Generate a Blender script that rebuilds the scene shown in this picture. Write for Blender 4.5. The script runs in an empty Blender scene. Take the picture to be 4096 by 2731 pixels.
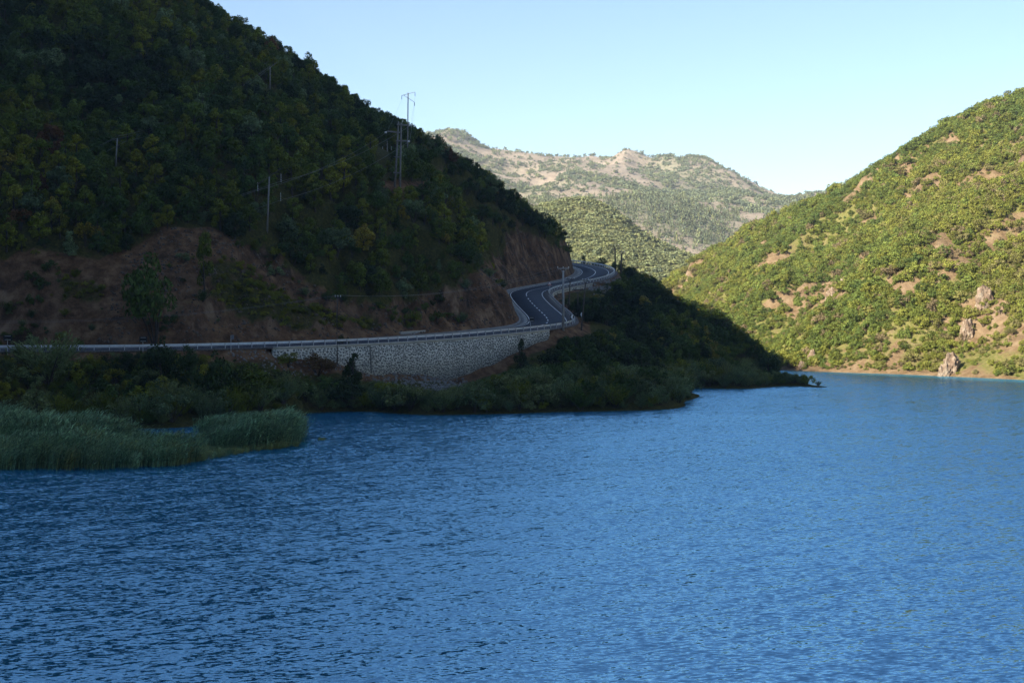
import bpy, math, random
import numpy as np
from mathutils import Vector, Matrix
rnd = random.Random(7)
rng = np.random.default_rng(11)
S = bpy.context.scene
COL = S.collection

# ------------------------------------------------------------------ camera
F = 1407.0; HZ = 305.0; CH = 15.0
PITCH = math.atan((341.0 - HZ) / F)
cam = bpy.data.cameras.new('camera'); cam.lens = 36.0 * F / 1024.0; cam.sensor_width = 36.0
cam.clip_start = 0.5; cam.clip_end = 6000
camo = bpy.data.objects.new('camera', cam); COL.objects.link(camo)
camo.location = (0, 0, CH); camo.rotation_euler = (math.pi / 2 - PITCH, 0, 0)
S.camera = camo
S.render.resolution_x = 1024; S.render.resolution_y = 682

# ------------------------------------------------------------------ sky, sun, exposure
SUN_H = Vector((-0.72, -0.69, 0)).normalized(); SUN_T = 0.45
SUN_EL = math.atan(SUN_T)
world = bpy.data.worlds.new('World'); S.world = world; world.use_nodes = True
wn = world.node_tree.nodes; wl = world.node_tree.links
sky = wn.new('ShaderNodeTexSky'); sky.sky_type = 'NISHITA'; sky.sun_disc = False
sky.sun_elevation = SUN_EL
sky.sun_rotation = math.atan2(SUN_H.x, SUN_H.y)
sky.altitude = 1500; sky.air_density = 1.0; sky.dust_density = 0.0; sky.ozone_density = 2.0
wl.new(sky.outputs[0], wn['Background'].inputs[0]); wn['Background'].inputs[1].default_value = 0.067
sun = bpy.data.lights.new('sun', 'SUN'); sun.energy = 4.9; sun.angle = math.radians(0.5); sun.color = (1.0, 0.90, 0.72)
suno = bpy.data.objects.new('sun', sun); COL.objects.link(suno)
sd = Vector((SUN_H.x, SUN_H.y, SUN_T)).normalized()
suno.rotation_euler = sd.to_track_quat('Z', 'Y').to_euler()
vs = S.view_settings
vs.view_transform = 'Standard'; vs.look = 'None'; vs.gamma = 1; vs.use_curve_mapping = False
vs.exposure = 1.65
S.cycles.use_denoising = True
S.cycles.max_bounces = 6; S.cycles.transparent_max_bounces = 6; S.cycles.volume_bounces = 0
S.cycles.caustics_reflective = False; S.cycles.caustics_refractive = False

# ------------------------------------------------------------------ helpers
CP, SP = math.cos(PITCH), math.sin(PITCH)
def P(px, py, D):
    xc = (px - 512.0) / F; yc = (341.0 - py) / F
    dx, dy, dz = xc, CP + yc * SP, -SP + yc * CP
    t = D / dy
    return Vector((dx * t, D, CH + dz * t))
def proj(x, y, z):
    z = z - CH
    w = y * CP - z * SP; u = y * SP + z * CP
    w = np.maximum(w, 1e-3)
    return 512.0 + F * x / w, 341.0 - F * u / w
def hash2(ix, iy, seed):
    n = (ix * 374761393 + iy * 668265263 + seed * 1442695041) & 0xffffffff
    n = ((n ^ (n >> 13)) * 1274126177) & 0xffffffff
    return ((n ^ (n >> 16)) & 0xffff) / 65535.0
def vnoise(x, y, seed=0):
    x = np.asarray(x, float); y = np.asarray(y, float)
    ix = np.floor(x).astype(np.int64); iy = np.floor(y).astype(np.int64)
    fx = x - ix; fy = y - iy
    fx = fx * fx * (3 - 2 * fx); fy = fy * fy * (3 - 2 * fy)
    a = hash2(ix, iy, seed); b = hash2(ix + 1, iy, seed); c = hash2(ix, iy + 1, seed); d = hash2(ix + 1, iy + 1, seed)
    return (a + (b - a) * fx) * (1 - fy) + (c + (d - c) * fx) * fy - 0.5
def fbm(x, y, sc, oct=4, seed=0, gain=0.5):
    r = 0; a = 1.0; f = 1.0 / sc
    for i in range(oct):
        r = r + a * vnoise(x * f + 13.7 * i, y * f + 7.1 * i, seed + i); a *= gain; f *= 2.03
    return r
class RBF:
    def __init__(s, pts, c=8.0):
        p = np.array([(q[0], q[1]) for q in pts], float); z = np.array([q[2] for q in pts], float)
        s.p = p; s.c = c; n = len(p)
        d = np.sqrt(((p[:, None] - p[None]) ** 2).sum(-1) + c * c)
        A = np.zeros((n + 3, n + 3)); A[:n, :n] = -d; A[:n, n] = 1; A[:n, n + 1:] = p / 100; A[n, :n] = 1; A[n + 1:, :n] = p.T / 100
        A[:n, :n] -= np.eye(n) * 0.05
        s.w = np.linalg.solve(A, np.concatenate([z, [0, 0, 0]])); s.n = n
    def __call__(s, x, y):
        sh = np.shape(x); x = np.ravel(x); y = np.ravel(y); out = np.empty(len(x))
        for i in range(0, len(x), 20000):
            a = x[i:i + 20000]; b = y[i:i + 20000]
            d = np.sqrt((a[:, None] - s.p[:, 0]) ** 2 + (b[:, None] - s.p[:, 1]) ** 2 + s.c ** 2)
            out[i:i + 20000] = -d @ s.w[:s.n] + s.w[s.n] + (a * s.w[s.n + 1] + b * s.w[s.n + 2]) / 100
        return out.reshape(sh)
def inpoly(px, py, poly):
    px = np.asarray(px); py = np.asarray(py); r = np.zeros(px.shape, bool); n = len(poly)
    for i in range(n):
        x0, y0 = poly[i]; x1, y1 = poly[(i + 1) % n]
        if y0 == y1: continue
        c = ((y0 > py) != (y1 > py)) & (px < (x1 - x0) * (py - y0) / (y1 - y0) + x0)
        r ^= c
    return r
def mesh(name, V, Fc, mats=(), smooth=False, midx=None):
    m = bpy.data.meshes.new(name)
    if isinstance(V, np.ndarray):
        V = np.ascontiguousarray(V, np.float32); Fc = np.asarray(Fc, np.int32); k = Fc.shape[1]
        m.vertices.add(len(V)); m.vertices.foreach_set('co', V.ravel())
        m.loops.add(Fc.size); m.loops.foreach_set('vertex_index', Fc.ravel())
        m.polygons.add(len(Fc)); m.polygons.foreach_set('loop_start', np.arange(0, Fc.size, k, dtype=np.int32))
        m.update(calc_edges=True)
    else:
        m.from_pydata([tuple(v) for v in V], [], Fc); m.update()
    for q in mats: m.materials.append(q)
    if smooth: m.polygons.foreach_set('use_smooth', np.ones(len(m.polygons), bool))
    if midx is not None: m.polygons.foreach_set('material_index', np.asarray(midx, np.int32))
    return m
def link(name, data, parent=None, loc=None, rz=0.0, sc=None):
    o = bpy.data.objects.new(name, data); COL.objects.link(o)
    if parent is not None: o.parent = parent
    if loc is not None: o.location = loc
    if rz: o.rotation_euler = (0, 0, rz)
    if sc is not None: o.scale = sc if hasattr(sc, '__len__') else (sc, sc, sc)
    return o
def tag(o, label, cat=None, group=None, kind=None):
    if label: o['label'] = label
    if cat: o['category'] = cat
    if group: o['group'] = group
    if kind: o['kind'] = kind
    return o
class MB:
    def __init__(s): s.v = []; s.f = []
    def quad(s, a, b, c, d):
        n = len(s.v); s.v += [a, b, c, d]; s.f.append((n, n + 1, n + 2, n + 3)); return s
    def box(s, c, sz, M=None):
        n = len(s.v); hx, hy, hz = sz[0] / 2, sz[1] / 2, sz[2] / 2
        for i in (-1, 1):
            for j in (-1, 1):
                for k in (-1, 1):
                    p = Vector((i * hx, j * hy, k * hz))
                    if M is not None: p = M @ p
                    s.v.append(Vector(c) + p)
        for f in ((0, 1, 3, 2), (4, 6, 7, 5), (0, 4, 5, 1), (2, 3, 7, 6), (0, 2, 6, 4), (1, 5, 7, 3)):
            s.f.append(tuple(n + q for q in f))
        return s
    def bar(s, a, b, w, h=None):
        a = Vector(a); b = Vector(b); d = b - a; h = h or w
        M = d.to_track_quat('Z', 'Y').to_matrix()
        return s.box((a + b) / 2, (w, h, d.length), M)
    def tube(s, pts, rad, seg=8, cap=True):
        n0 = len(s.v); pts = [Vector(p) for p in pts]
        if not hasattr(rad, '__len__'): rad = [rad] * len(pts)
        for i, p in enumerate(pts):
            d = pts[min(i + 1, len(pts) - 1)] - pts[max(i - 1, 0)]
            q = d.to_track_quat('Z', 'Y')
            for k in range(seg):
                a = 2 * math.pi * k / seg
                s.v.append(p + q @ Vector((math.cos(a) * rad[i], math.sin(a) * rad[i], 0)))
        for i in range(len(pts) - 1):
            for k in range(seg):
                a = n0 + i * seg + k; b = n0 + i * seg + (k + 1) % seg
                s.f.append((a, b, b + seg, a + seg))
        if cap:
            s.f.append(tuple(n0 + k for k in range(seg))[::-1]); s.f.append(tuple(n0 + (len(pts) - 1) * seg + k for k in range(seg)))
        return s
    def build(s, name, mat, parent=None, smooth=False, loc=None):
        return link(name, mesh(name, s.v, s.f, [mat], smooth), parent, loc)
def empty(name, loc, rz=0):
    o = link(name, None, None, loc, rz); o.empty_display_size = 0.5; return o

# ------------------------------------------------------------------ materials
def newmat(name, rough=0.85, col=(0.2, 0.2, 0.2), metal=0.0, spec=0.3):
    m = bpy.data.materials.new(name); m.use_nodes = True
    b = m.node_tree.nodes['Principled BSDF']
    b.inputs['Base Color'].default_value = (*col, 1); b.inputs['Roughness'].default_value = rough
    b.inputs['Metallic'].default_value = metal; b.inputs['Specular IOR Level'].default_value = spec
    return m, m.node_tree.nodes, m.node_tree.links, b
def ramp(N, stops, interp='LINEAR'):
    r = N.new('ShaderNodeValToRGB'); e = r.color_ramp.elements; r.color_ramp.interpolation = interp
    while len(e) < len(stops): e.new(0.5)
    for el, (p, c) in zip(e, stops): el.position = p; el.color = (*c, 1) if len(c) == 3 else c
    return r
def noise(N, L, scale, detail=5, rough=0.6, vec=None, dist=0.0):
    n = N.new('ShaderNodeTexNoise'); n.inputs['Scale'].default_value = scale; n.inputs['Detail'].default_value = detail
    n.inputs['Roughness'].default_value = rough; n.inputs['Distortion'].default_value = dist
    if vec is not None: L.new(vec, n.inputs['Vector'])
    return n
def mix(N, L, fac, a, b, mode='MIX'):
    m = N.new('ShaderNodeMix'); m.data_type = 'RGBA'; m.blend_type = mode
    for s, v in ((0, fac), (6, a), (7, b)):
        if isinstance(v, (int, float)): m.inputs[s].default_value = v
        elif isinstance(v, tuple): m.inputs[s].default_value = (*v, 1)
        else: L.new(v, m.inputs[s])
    return m.outputs[2]
def mottled(name, stops, scale, rough=0.9, bump=0.3, bscale=None, bdist=0.1, metal=0.0, detail=6):
    m, N, L, b = newmat(name, rough, metal=metal)
    geo = N.new('ShaderNodeNewGeometry')
    n = noise(N, L, scale, detail, 0.65, geo.outputs['Position'])
    r = ramp(N, stops); L.new(n.outputs[0], r.inputs[0]); L.new(r.outputs[0], b.inputs['Base Color'])
    if bump:
        n2 = noise(N, L, bscale or scale * 3, 6, 0.7, geo.outputs['Position'])
        bp = N.new('ShaderNodeBump'); bp.inputs['Strength'].default_value = bump; bp.inputs['Distance'].default_value = bdist
        L.new(n2.outputs[0], bp.inputs['Height']); L.new(bp.outputs[0], b.inputs['Normal'])
    return m
def foliage_mat(name, stops, trans=0.25, lo=0.6, hi=1.4):
    m, N, L, b = newmat(name, 0.75, spec=0.15)
    at = N.new('ShaderNodeAttribute'); at.attribute_type = 'INSTANCER'; at.attribute_name = 'tint'
    r = ramp(N, stops); L.new(at.outputs['Fac'], r.inputs[0])
    geo = N.new('ShaderNodeNewGeometry'); oi = N.new('ShaderNodeObjectInfo')
    v = N.new('ShaderNodeMapRange'); L.new(geo.outputs['Random Per Island'], v.inputs[0]); v.inputs[3].default_value = lo; v.inputs[4].default_value = hi
    v2 = N.new('ShaderNodeMapRange'); L.new(oi.outputs['Random'], v2.inputs[0]); v2.inputs[3].default_value = 0.72; v2.inputs[4].default_value = 1.28
    mu = N.new('ShaderNodeMath'); mu.operation = 'MULTIPLY'; L.new(v.outputs[0], mu.inputs[0]); L.new(v2.outputs[0], mu.inputs[1])
    hs = N.new('ShaderNodeHueSaturation'); L.new(r.outputs[0], hs.inputs['Color']); L.new(mu.outputs[0], hs.inputs['Value'])
    hv = N.new('ShaderNodeMapRange'); L.new(geo.outputs['Random Per Island'], hv.inputs[0]); hv.inputs[3].default_value = 0.485; hv.inputs[4].default_value = 0.515
    L.new(hv.outputs[0], hs.inputs['Hue'])
    L.new(hs.outputs[0], b.inputs['Base Color'])
    t = N.new('ShaderNodeBsdfTranslucent'); L.new(hs.outputs[0], t.inputs['Color'])
    ms = N.new('ShaderNodeMixShader'); ms.inputs[0].default_value = trans
    L.new(b.outputs[0], ms.inputs[1]); L.new(t.outputs[0], ms.inputs[2]); L.new(ms.outputs[0], N['Material Output'].inputs[0])
    return m
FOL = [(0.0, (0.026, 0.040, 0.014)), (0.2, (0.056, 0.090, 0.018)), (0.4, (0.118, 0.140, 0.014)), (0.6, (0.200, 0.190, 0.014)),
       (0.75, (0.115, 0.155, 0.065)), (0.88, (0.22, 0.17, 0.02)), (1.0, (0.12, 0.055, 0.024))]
M = {}
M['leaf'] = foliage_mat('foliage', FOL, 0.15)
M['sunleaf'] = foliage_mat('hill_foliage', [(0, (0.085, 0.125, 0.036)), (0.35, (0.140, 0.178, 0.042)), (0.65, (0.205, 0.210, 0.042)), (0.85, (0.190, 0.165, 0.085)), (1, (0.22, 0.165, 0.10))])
M['farleaf'] = foliage_mat('far_foliage', [(0, (0.125, 0.155, 0.105)), (0.5, (0.180, 0.205, 0.105)), (1, (0.24, 0.25, 0.11))])  # greens paled and greyed, distance haze put into the leaf colour
M['reed'] = foliage_mat('reed_leaf', [(0, (0.130, 0.210, 0.105)), (0.5, (0.240, 0.380, 0.200)), (1, (0.30, 0.30, 0.09))], 0.15, 0.25, 1.6)
M['bark'] = mottled('bark', [(0.3, (0.03, 0.022, 0.017)), (0.7, (0.075, 0.06, 0.048))], 6)
M['concrete'] = mottled('concrete', [(0.3, (0.24, 0.24, 0.235)), (0.7, (0.38, 0.375, 0.36))], 1.5, 0.85, 0.2, 12, 0.02)
M['coping'] = mottled('coping', [(0.3, (0.36, 0.34, 0.29)), (0.7, (0.54, 0.51, 0.44))], 2.0, 0.9, 0.3, 9, 0.03)
M['mortar'] = mottled('mortar', [(0.3, (0.27, 0.26, 0.225)), (0.45, (0.47, 0.45, 0.39)), (0.75, (0.60, 0.575, 0.50))], 0.45, 0.95, 0.5, 8, 0.05)
M['stone'] = mottled('wall_stone', [(0.3, (0.065, 0.067, 0.063)), (0.7, (0.22, 0.215, 0.19))], 1.9, 0.9, 0.4, 9, 0.04)
M['asphalt'] = mottled('asphalt', [(0.3, (0.022, 0.028, 0.042)), (0.7, (0.035, 0.043, 0.062))], 0.35, 0.85, 0.25, 60, 0.01)
M['paint'] = mottled('road_paint', [(0.3, (0.66, 0.66, 0.64)), (0.7, (0.80, 0.80, 0.78))], 2.0, 0.7, 0)
M['gravel'] = mottled('gravel', [(0.3, (0.055, 0.05, 0.05)), (0.5, (0.11, 0.10, 0.098)), (0.72, (0.22, 0.205, 0.195))], 5, 0.95, 0.9, 7, 0.12)
M['steel'] = mottled('galvanised_steel', [(0.3, (0.50, 0.52, 0.54)), (0.7, (0.66, 0.68, 0.70))], 3, 0.42, 0, metal=0.85)
M['post'] = mottled('post_steel', [(0.3, (0.42, 0.43, 0.44)), (0.7, (0.58, 0.59, 0.60))], 3, 0.55, 0, metal=0.3)
M['wood'] = mottled('weathered_wood', [(0.3, (0.05, 0.042, 0.036)), (0.7, (0.12, 0.10, 0.085))], 4, 0.9, 0.3, 14, 0.02)
M['darkmetal'] = newmat('dark_metal', 0.6, (0.05, 0.05, 0.055), 0.5)[0]
M['signback'] = newmat('sign_back', 0.6, (0.012, 0.012, 0.014))[0]
M['signwhite'] = newmat('sign_white', 0.45, (0.78, 0.78, 0.78))[0]
M['signblack'] = newmat('sign_black', 0.5, (0.010, 0.010, 0.012))[0]
M['signred'] = newmat('sign_red', 0.5, (0.35, 0.05, 0.04))[0]
M['signgrey'] = newmat('sign_grey', 0.5, (0.25, 0.27, 0.30))[0]
M['porcelain'] = newmat('porcelain', 0.3, (0.72, 0.72, 0.70))[0]
M['wire'] = newmat('wire', 0.5, (0.22, 0.22, 0.23), 0.6)[0]
M['rock'] = mottled('pale_rock', [(0.3, (0.10, 0.066, 0.046)), (0.48, (0.20, 0.145, 0.105)), (0.60, (0.27, 0.215, 0.165)), (0.78, (0.40, 0.355, 0.285))], 0.7, 0.95, 0.8, 1.2, 0.5)
M['boulder'] = mottled('boulder', [(0.25, (0.10, 0.095, 0.09)), (0.75, (0.26, 0.25, 0.235))], 0.9, 0.95, 0.6, 3, 0.15)

def ground_mat(name, earth, rockc, grass, s=1.0, bumpd=0.5):
    """soil / rock by slope, with 'veg' attribute for grassy cover"""
    m, N, L, b = newmat(name, 0.95, spec=0.1)
    geo = N.new('ShaderNodeNewGeometry'); pos = geo.outputs['Position']
    n1 = noise(N, L, 0.09 * s, 7, 0.62, pos); n2 = noise(N, L, 0.5 * s, 6, 0.7, pos); n3 = noise(N, L, 2.2 * s, 4, 0.7, pos)
    e = ramp(N, [(0.36, earth[0]), (0.5, earth[1]), (0.66, earth[2])]); L.new(n2.outputs[0], e.inputs[0])
    mp = N.new('ShaderNodeMapping'); mp.inputs['Scale'].default_value = (0.35 * s, 0.35 * s, 0.12 * s); L.new(pos, mp.inputs[0])
    nr = noise(N, L, 1.0, 8, 0.72, mp.outputs[0], 0.6)
    r = ramp(N, [(0.38, rockc[0]), (0.5, rockc[1]), (0.63, rockc[2])]); L.new(nr.outputs[0], r.inputs[0])
    sx = N.new('ShaderNodeSeparateXYZ'); L.new(geo.outputs['Normal'], sx.inputs[0])
    st = N.new('ShaderNodeMath'); st.operation = 'MULTIPLY_ADD'; L.new(n1.outputs[0], st.inputs[0]); st.inputs[1].default_value = 0.55; L.new(sx.outputs[2], st.inputs[2])
    rs = ramp(N, [(0.78, (1, 1, 1)), (0.98, (0, 0, 0))]); L.new(st.outputs[0], rs.inputs[0])
    c = mix(N, L, rs.outputs[0], e.outputs[0], r.outputs[0])
    at = N.new('ShaderNodeAttribute'); at.attribute_name = 'veg'
    ad = N.new('ShaderNodeMath'); ad.operation = 'MULTIPLY_ADD'; L.new(n2.outputs[0], ad.inputs[0]); ad.inputs[1].default_value = 0.9; L.new(at.outputs['Fac'], ad.inputs[2])
    gm = ramp(N, [(0.68, (0, 0, 0)), (0.95, (1, 1, 1))]); L.new(ad.outputs[0], gm.inputs[0])
    g = ramp(N, [(0.3, grass[0]), (0.5, grass[1]), (0.7, grass[2])]); L.new(n3.outputs[0], g.inputs[0])
    c = mix(N, L, gm.outputs[0], c, g.outputs[0])
    L.new(c, b.inputs['Base Color'])
    bp = N.new('ShaderNodeBump'); bp.inputs['Strength'].default_value = 0.9; bp.inputs['Distance'].default_value = bumpd
    nb = noise(N, L, 0.9 * s, 8, 0.75, pos); L.new(nb.outputs[0], bp.inputs['Height']); L.new(bp.outputs[0], b.inputs['Normal'])
    return m
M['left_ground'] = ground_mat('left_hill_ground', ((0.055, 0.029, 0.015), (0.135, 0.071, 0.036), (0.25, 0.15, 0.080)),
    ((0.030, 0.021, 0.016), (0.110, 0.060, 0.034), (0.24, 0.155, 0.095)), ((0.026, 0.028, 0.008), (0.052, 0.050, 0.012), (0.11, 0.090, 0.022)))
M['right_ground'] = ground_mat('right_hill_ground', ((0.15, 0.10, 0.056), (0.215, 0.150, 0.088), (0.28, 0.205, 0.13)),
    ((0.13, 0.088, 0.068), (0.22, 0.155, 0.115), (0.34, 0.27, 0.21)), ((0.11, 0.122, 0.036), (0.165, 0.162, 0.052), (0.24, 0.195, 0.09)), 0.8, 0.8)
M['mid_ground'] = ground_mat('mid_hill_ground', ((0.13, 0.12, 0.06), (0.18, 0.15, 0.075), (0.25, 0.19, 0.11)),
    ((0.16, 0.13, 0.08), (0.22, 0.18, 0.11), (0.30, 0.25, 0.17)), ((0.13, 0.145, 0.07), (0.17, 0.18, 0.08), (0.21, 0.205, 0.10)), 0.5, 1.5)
M['far_ground'] = ground_mat('far_mountain_ground', ((0.27, 0.215, 0.17), (0.33, 0.27, 0.215), (0.40, 0.33, 0.265)),  # pale greyed tan, part of the distance haze is in this colour
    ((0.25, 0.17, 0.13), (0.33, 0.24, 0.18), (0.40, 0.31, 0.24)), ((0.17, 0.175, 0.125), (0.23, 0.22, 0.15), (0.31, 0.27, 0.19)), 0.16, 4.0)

def water_mat():
    m, N, L, b = newmat('water', 0.05, (0.012, 0.165, 0.315))
    b.inputs['IOR'].default_value = 7.5; b.inputs['Specular Tint'].default_value = (0.48, 0.81, 1.0, 1); b.inputs['Specular IOR Level'].default_value = 0.5
    geo = N.new('ShaderNodeNewGeometry')
    def wav(sx, sy, rot, sc, det, dist=0.0, rough=0.55):
        mp = N.new('ShaderNodeMapping'); mp.vector_type = 'TEXTURE'; mp.inputs['Scale'].default_value = (1 / sx, 1 / sy, 1); mp.inputs['Rotation'].default_value = (0, 0, rot)
        L.new(geo.outputs['Position'], mp.inputs[0])
        n = noise(N, L, sc, det, rough, mp.outputs[0], dist); return n.outputs[0], n.outputs[1]
    def vm(op, x, y):
        q = N.new('ShaderNodeVectorMath'); q.operation = op
        for k, t in enumerate((x, y)):
            if isinstance(t, tuple): q.inputs[k].default_value = t
            else: L.new(t, q.inputs[k])
        return q.outputs[0]
    def slope(col, ax, ay): return vm('MULTIPLY', vm('SUBTRACT', col, (0.5, 0.5, 0.5)), (ax, ay, 0.0))
    # facet slopes of wind ripples (three sizes of crests, longer across the wind) and of the slow swell
    r1 = slope(wav(0.42, 1.0, math.radians(10), 6.5, 2, 0.3)[1], 0.40, 1.05)
    r2 = slope(wav(0.40, 1.0, math.radians(28), 3.2, 2, 0.3)[1], 0.28, 0.56)
    r3 = slope(wav(0.28, 1.0, math.radians(38), 0.95, 2, 0.3)[1], 0.18, 0.34)
    big = wav(0.22, 1.0, math.radians(6), 0.022, 4, 0.6)[0]
    amp = N.new('ShaderNodeMapRange'); L.new(big, amp.inputs[0]); amp.inputs[1].default_value = 0.32; amp.inputs[2].default_value = 0.68
    amp.inputs[3].default_value = 0.75; amp.inputs[4].default_value = 1.3
    sl = vm('ADD', vm('ADD', r1, r2), r3)
    sc = N.new('ShaderNodeVectorMath'); sc.operation = 'SCALE'; L.new(sl, sc.inputs[0]); L.new(amp.outputs[0], sc.inputs['Scale'])
    nn = N.new('ShaderNodeVectorMath'); nn.operation = 'NORMALIZE'; L.new(vm('ADD', sc.outputs[0], (-0.09, -0.10, 1.0)), nn.inputs[0])
    L.new(nn.outputs[0], b.inputs['Normal'])
    return m
M['water'] = water_mat()

# ------------------------------------------------------------------ road line (rail foot, traced in metres)
RP = [(-330, 352, 172), (-160, 351.5, 180), (-60, 351, 184), (0, 350.9, 187), (106, 350.7, 191), (225, 348.4, 198), (337, 344.7, 209), (444.6, 339.3, 225), (531, 330.6, 242),
      (563, 327.6, 250), (576, 324.0, 257.5), (573.5, 317.5, 267), (564.5, 310.5, 279), (555.5, 303.2, 292), (549.5, 296.2, 303), (549.0, 292.6, 310),
      (553, 289.6, 315), (563.2, 287.2, 321), (584.5, 283.5, 332), (605.8, 279.2, 345), (614.8, 274.4, 358), (614.8, 270.7, 369), (605.8, 267, 380),
      (589.8, 264.3, 391), (571.7, 262.2, 402), (540, 260, 416), (500, 258, 430)]
R3 = np.array([P(*q) for q in RP])
def spline(pts, step=1.0, it=4, zs=25):
    p = np.array(pts)
    for _ in range(it):
        q = np.empty((2 * len(p), 3)); q[0] = p[0]; q[-1] = p[-1]
        a = p[:-1]; b = p[1:]
        q[1:-1:2] = 0.75 * a + 0.25 * b; q[2:-1:2] = 0.25 * a + 0.75 * b
        p = q
    s = np.concatenate([[0], np.cumsum(np.linalg.norm(np.diff(p[:, :2], axis=0), axis=1))])
    t = np.arange(0, s[-1], step)
    o = np.stack([np.interp(t, s, p[:, k]) for k in range(3)], 1)
    if zs > 1:
        k = np.ones(zs) / zs; z = np.pad(o[:, 2], zs // 2, mode='edge'); o[:, 2] = np.convolve(z, k, 'valid')[:len(o)]
    return o
rail = spline(R3)
def normals(p):
    d = np.gradient(p[:, :2], axis=0); d /= np.linalg.norm(d, axis=1)[:, None] + 1e-9
    return np.stack([-d[:, 1], d[:, 0]], 1), d
rn, rd = normals(rail)
OFF = 5.0
cen = rail.copy(); cen[:, :2] += rn * OFF
cen = spline(cen, 1.0, 1, 9)
cn, cd = normals(cen)
def offs(p, n, d, dz=0.0):
    q = p.copy(); q[:, :2] += n * d; q[:, 2] += dz; return q
cenlen = len(cen)
def road_dist(x, y):
    """signed distance to centre line (hill side positive), road height there, index"""
    sh = np.shape(x); x = np.ravel(x); y = np.ravel(y)
    D = np.full(len(x), 1e3); Z = np.zeros(len(x)); I = np.zeros(len(x), int)
    near = (x > -190) & (x < 75) & (y > 130) & (y < 470)
    idx = np.where(near)[0]
    for i in range(0, len(idx), 20000):
        j = idx[i:i + 20000]
        dx = x[j, None] - cen[:, 0]; dy = y[j, None] - cen[:, 1]
        d2 = dx * dx + dy * dy; k = d2.argmin(1); r = np.arange(len(j))
        sg = np.sign(dx[r, k] * cn[k, 0] + dy[r, k] * cn[k, 1]); sg[sg == 0] = 1
        D[j] = sg * np.sqrt(d2[r, k]); Z[j] = cen[k, 2]; I[j] = k
    return D.reshape(sh), Z.reshape(sh), I.reshape(sh)
def cen_index(px, side=0):
    q = offs(cen, cn, -5.0); u, v = proj(q[:, 0], q[:, 1], q[:, 2]); return u, v
_u, _v = cen_index(0)
def idx_near(px, py): return int(((_u - px) ** 2 + (_v - py) ** 2).argmin())
W1a, W1b = idx_near(268, 347), idx_near(546, 328)
W2a, W2b = idx_near(573.5, 317.5), idx_near(590, 282.5)

# ------------------------------------------------------------------ left terrain
lp = []
def A(*q): lp.append(tuple(P(*q)))
def AX(*q): lp.append(q)
# waterline and bank
for q in [(-120, 414, 194), (-50, 416, 190), (60, 428, 171.6), (150, 428, 171.6), (205, 424.5, 176.6), (250, 418, 186.8), (300, 413, 195), (400, 413, 195), (500, 413.5, 194.5), (600, 411, 199), (668, 409, 203),
          (679, 391, 245), (720, 388.5, 253), (770, 387, 257.5), (800, 386.3, 259.5), (814, 386, 260.5)]: A(*q)
for q in [(-120, 440, 156), (60, 448, 147.6), (200, 442, 154), (300, 430, 169), (400, 430, 169), (520, 430, 169), (640, 425, 175), (720, 415, 191), (730, 402, 217), (800, 397, 229), (860, 392, 242)]:
    p = P(*q); AX(p.x, p.y, -2.5)
AX(46, 282, 0.2); AX(54, 268, 0.5); AX(56, 263, 0.2); AX(66, 266, -3); AX(64, 285, -3); AX(54, 300, 0.5); AX(60, 310, -2); AX(66, 330, -4); AX(58, 345, -2); AX(60, 380, -3); AX(54, 420, -2); AX(40, 470, -2)
for q in [(100, 380, 188), (0, 380, 184), (0, 356, 184.5), (200, 375, 192), (-100, 370, 180), (250, 362, 199), (150, 356, 190), (290, 383, 199),
          (270, 351, 203), (320, 358.5, 207), (370, 371.8, 212.5), (410, 375.5, 218), (447, 376.3, 224), (484, 364, 232), (511, 349, 237), (540, 338, 243),
          (400, 392, 207), (340, 390, 203), (450, 392, 209), (510, 388, 214), (560, 350, 240), (560, 388, 216), (600, 360, 238), (600, 386, 219), (640, 384, 224), (655, 396, 212),
          (620, 340, 262), (580, 334, 253), (600, 320, 295), (640, 342, 285), (640, 372, 256), (680, 345, 290), (690, 378, 262), (730, 374, 266), (760, 378, 268),
          (622, 274, 362), (653, 290, 347), (679, 311, 332), (718, 323, 318), (740, 341, 309), (757, 357, 304),
          (590, 297, 318), (575, 303, 312)]: A(*q)
for q in [(700, 300, 390), (640, 300, 420)]: p = P(*q); AX(p.x, p.y, 3)
AX(30, 400, 16); AX(20, 440, 14); AX(38, 380, 12)
# hill face
for q in [(0, 255, 214), (0, 130, 243), (0, 0, 283), (-150, 250, 208), (-150, 100, 245), (100, 252, 218), (100, 130, 247), (100, 0, 288), (200, 250, 222), (200, 130, 251), (205, 22, 301),
          (300, 245, 232), (300, 160, 256), (300, 112, 280), (400, 235, 246), (400, 180, 268), (395, 190, 262), (470, 250, 262), (470, 200, 285), (490, 262, 268), (498, 232, 298),
          (230, 42, 302), (261, 57, 303), (296, 73, 304), (322, 92, 304), (361, 122, 306), (392, 142, 308), (429, 161, 311), (461, 173, 315), (492, 186, 320), (522, 204, 328), (545, 218, 336), (556, 228, 345),
          (562, 238, 366), (566, 254, 385), (540, 222, 350), (552, 228, 362)]: A(*q)
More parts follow.
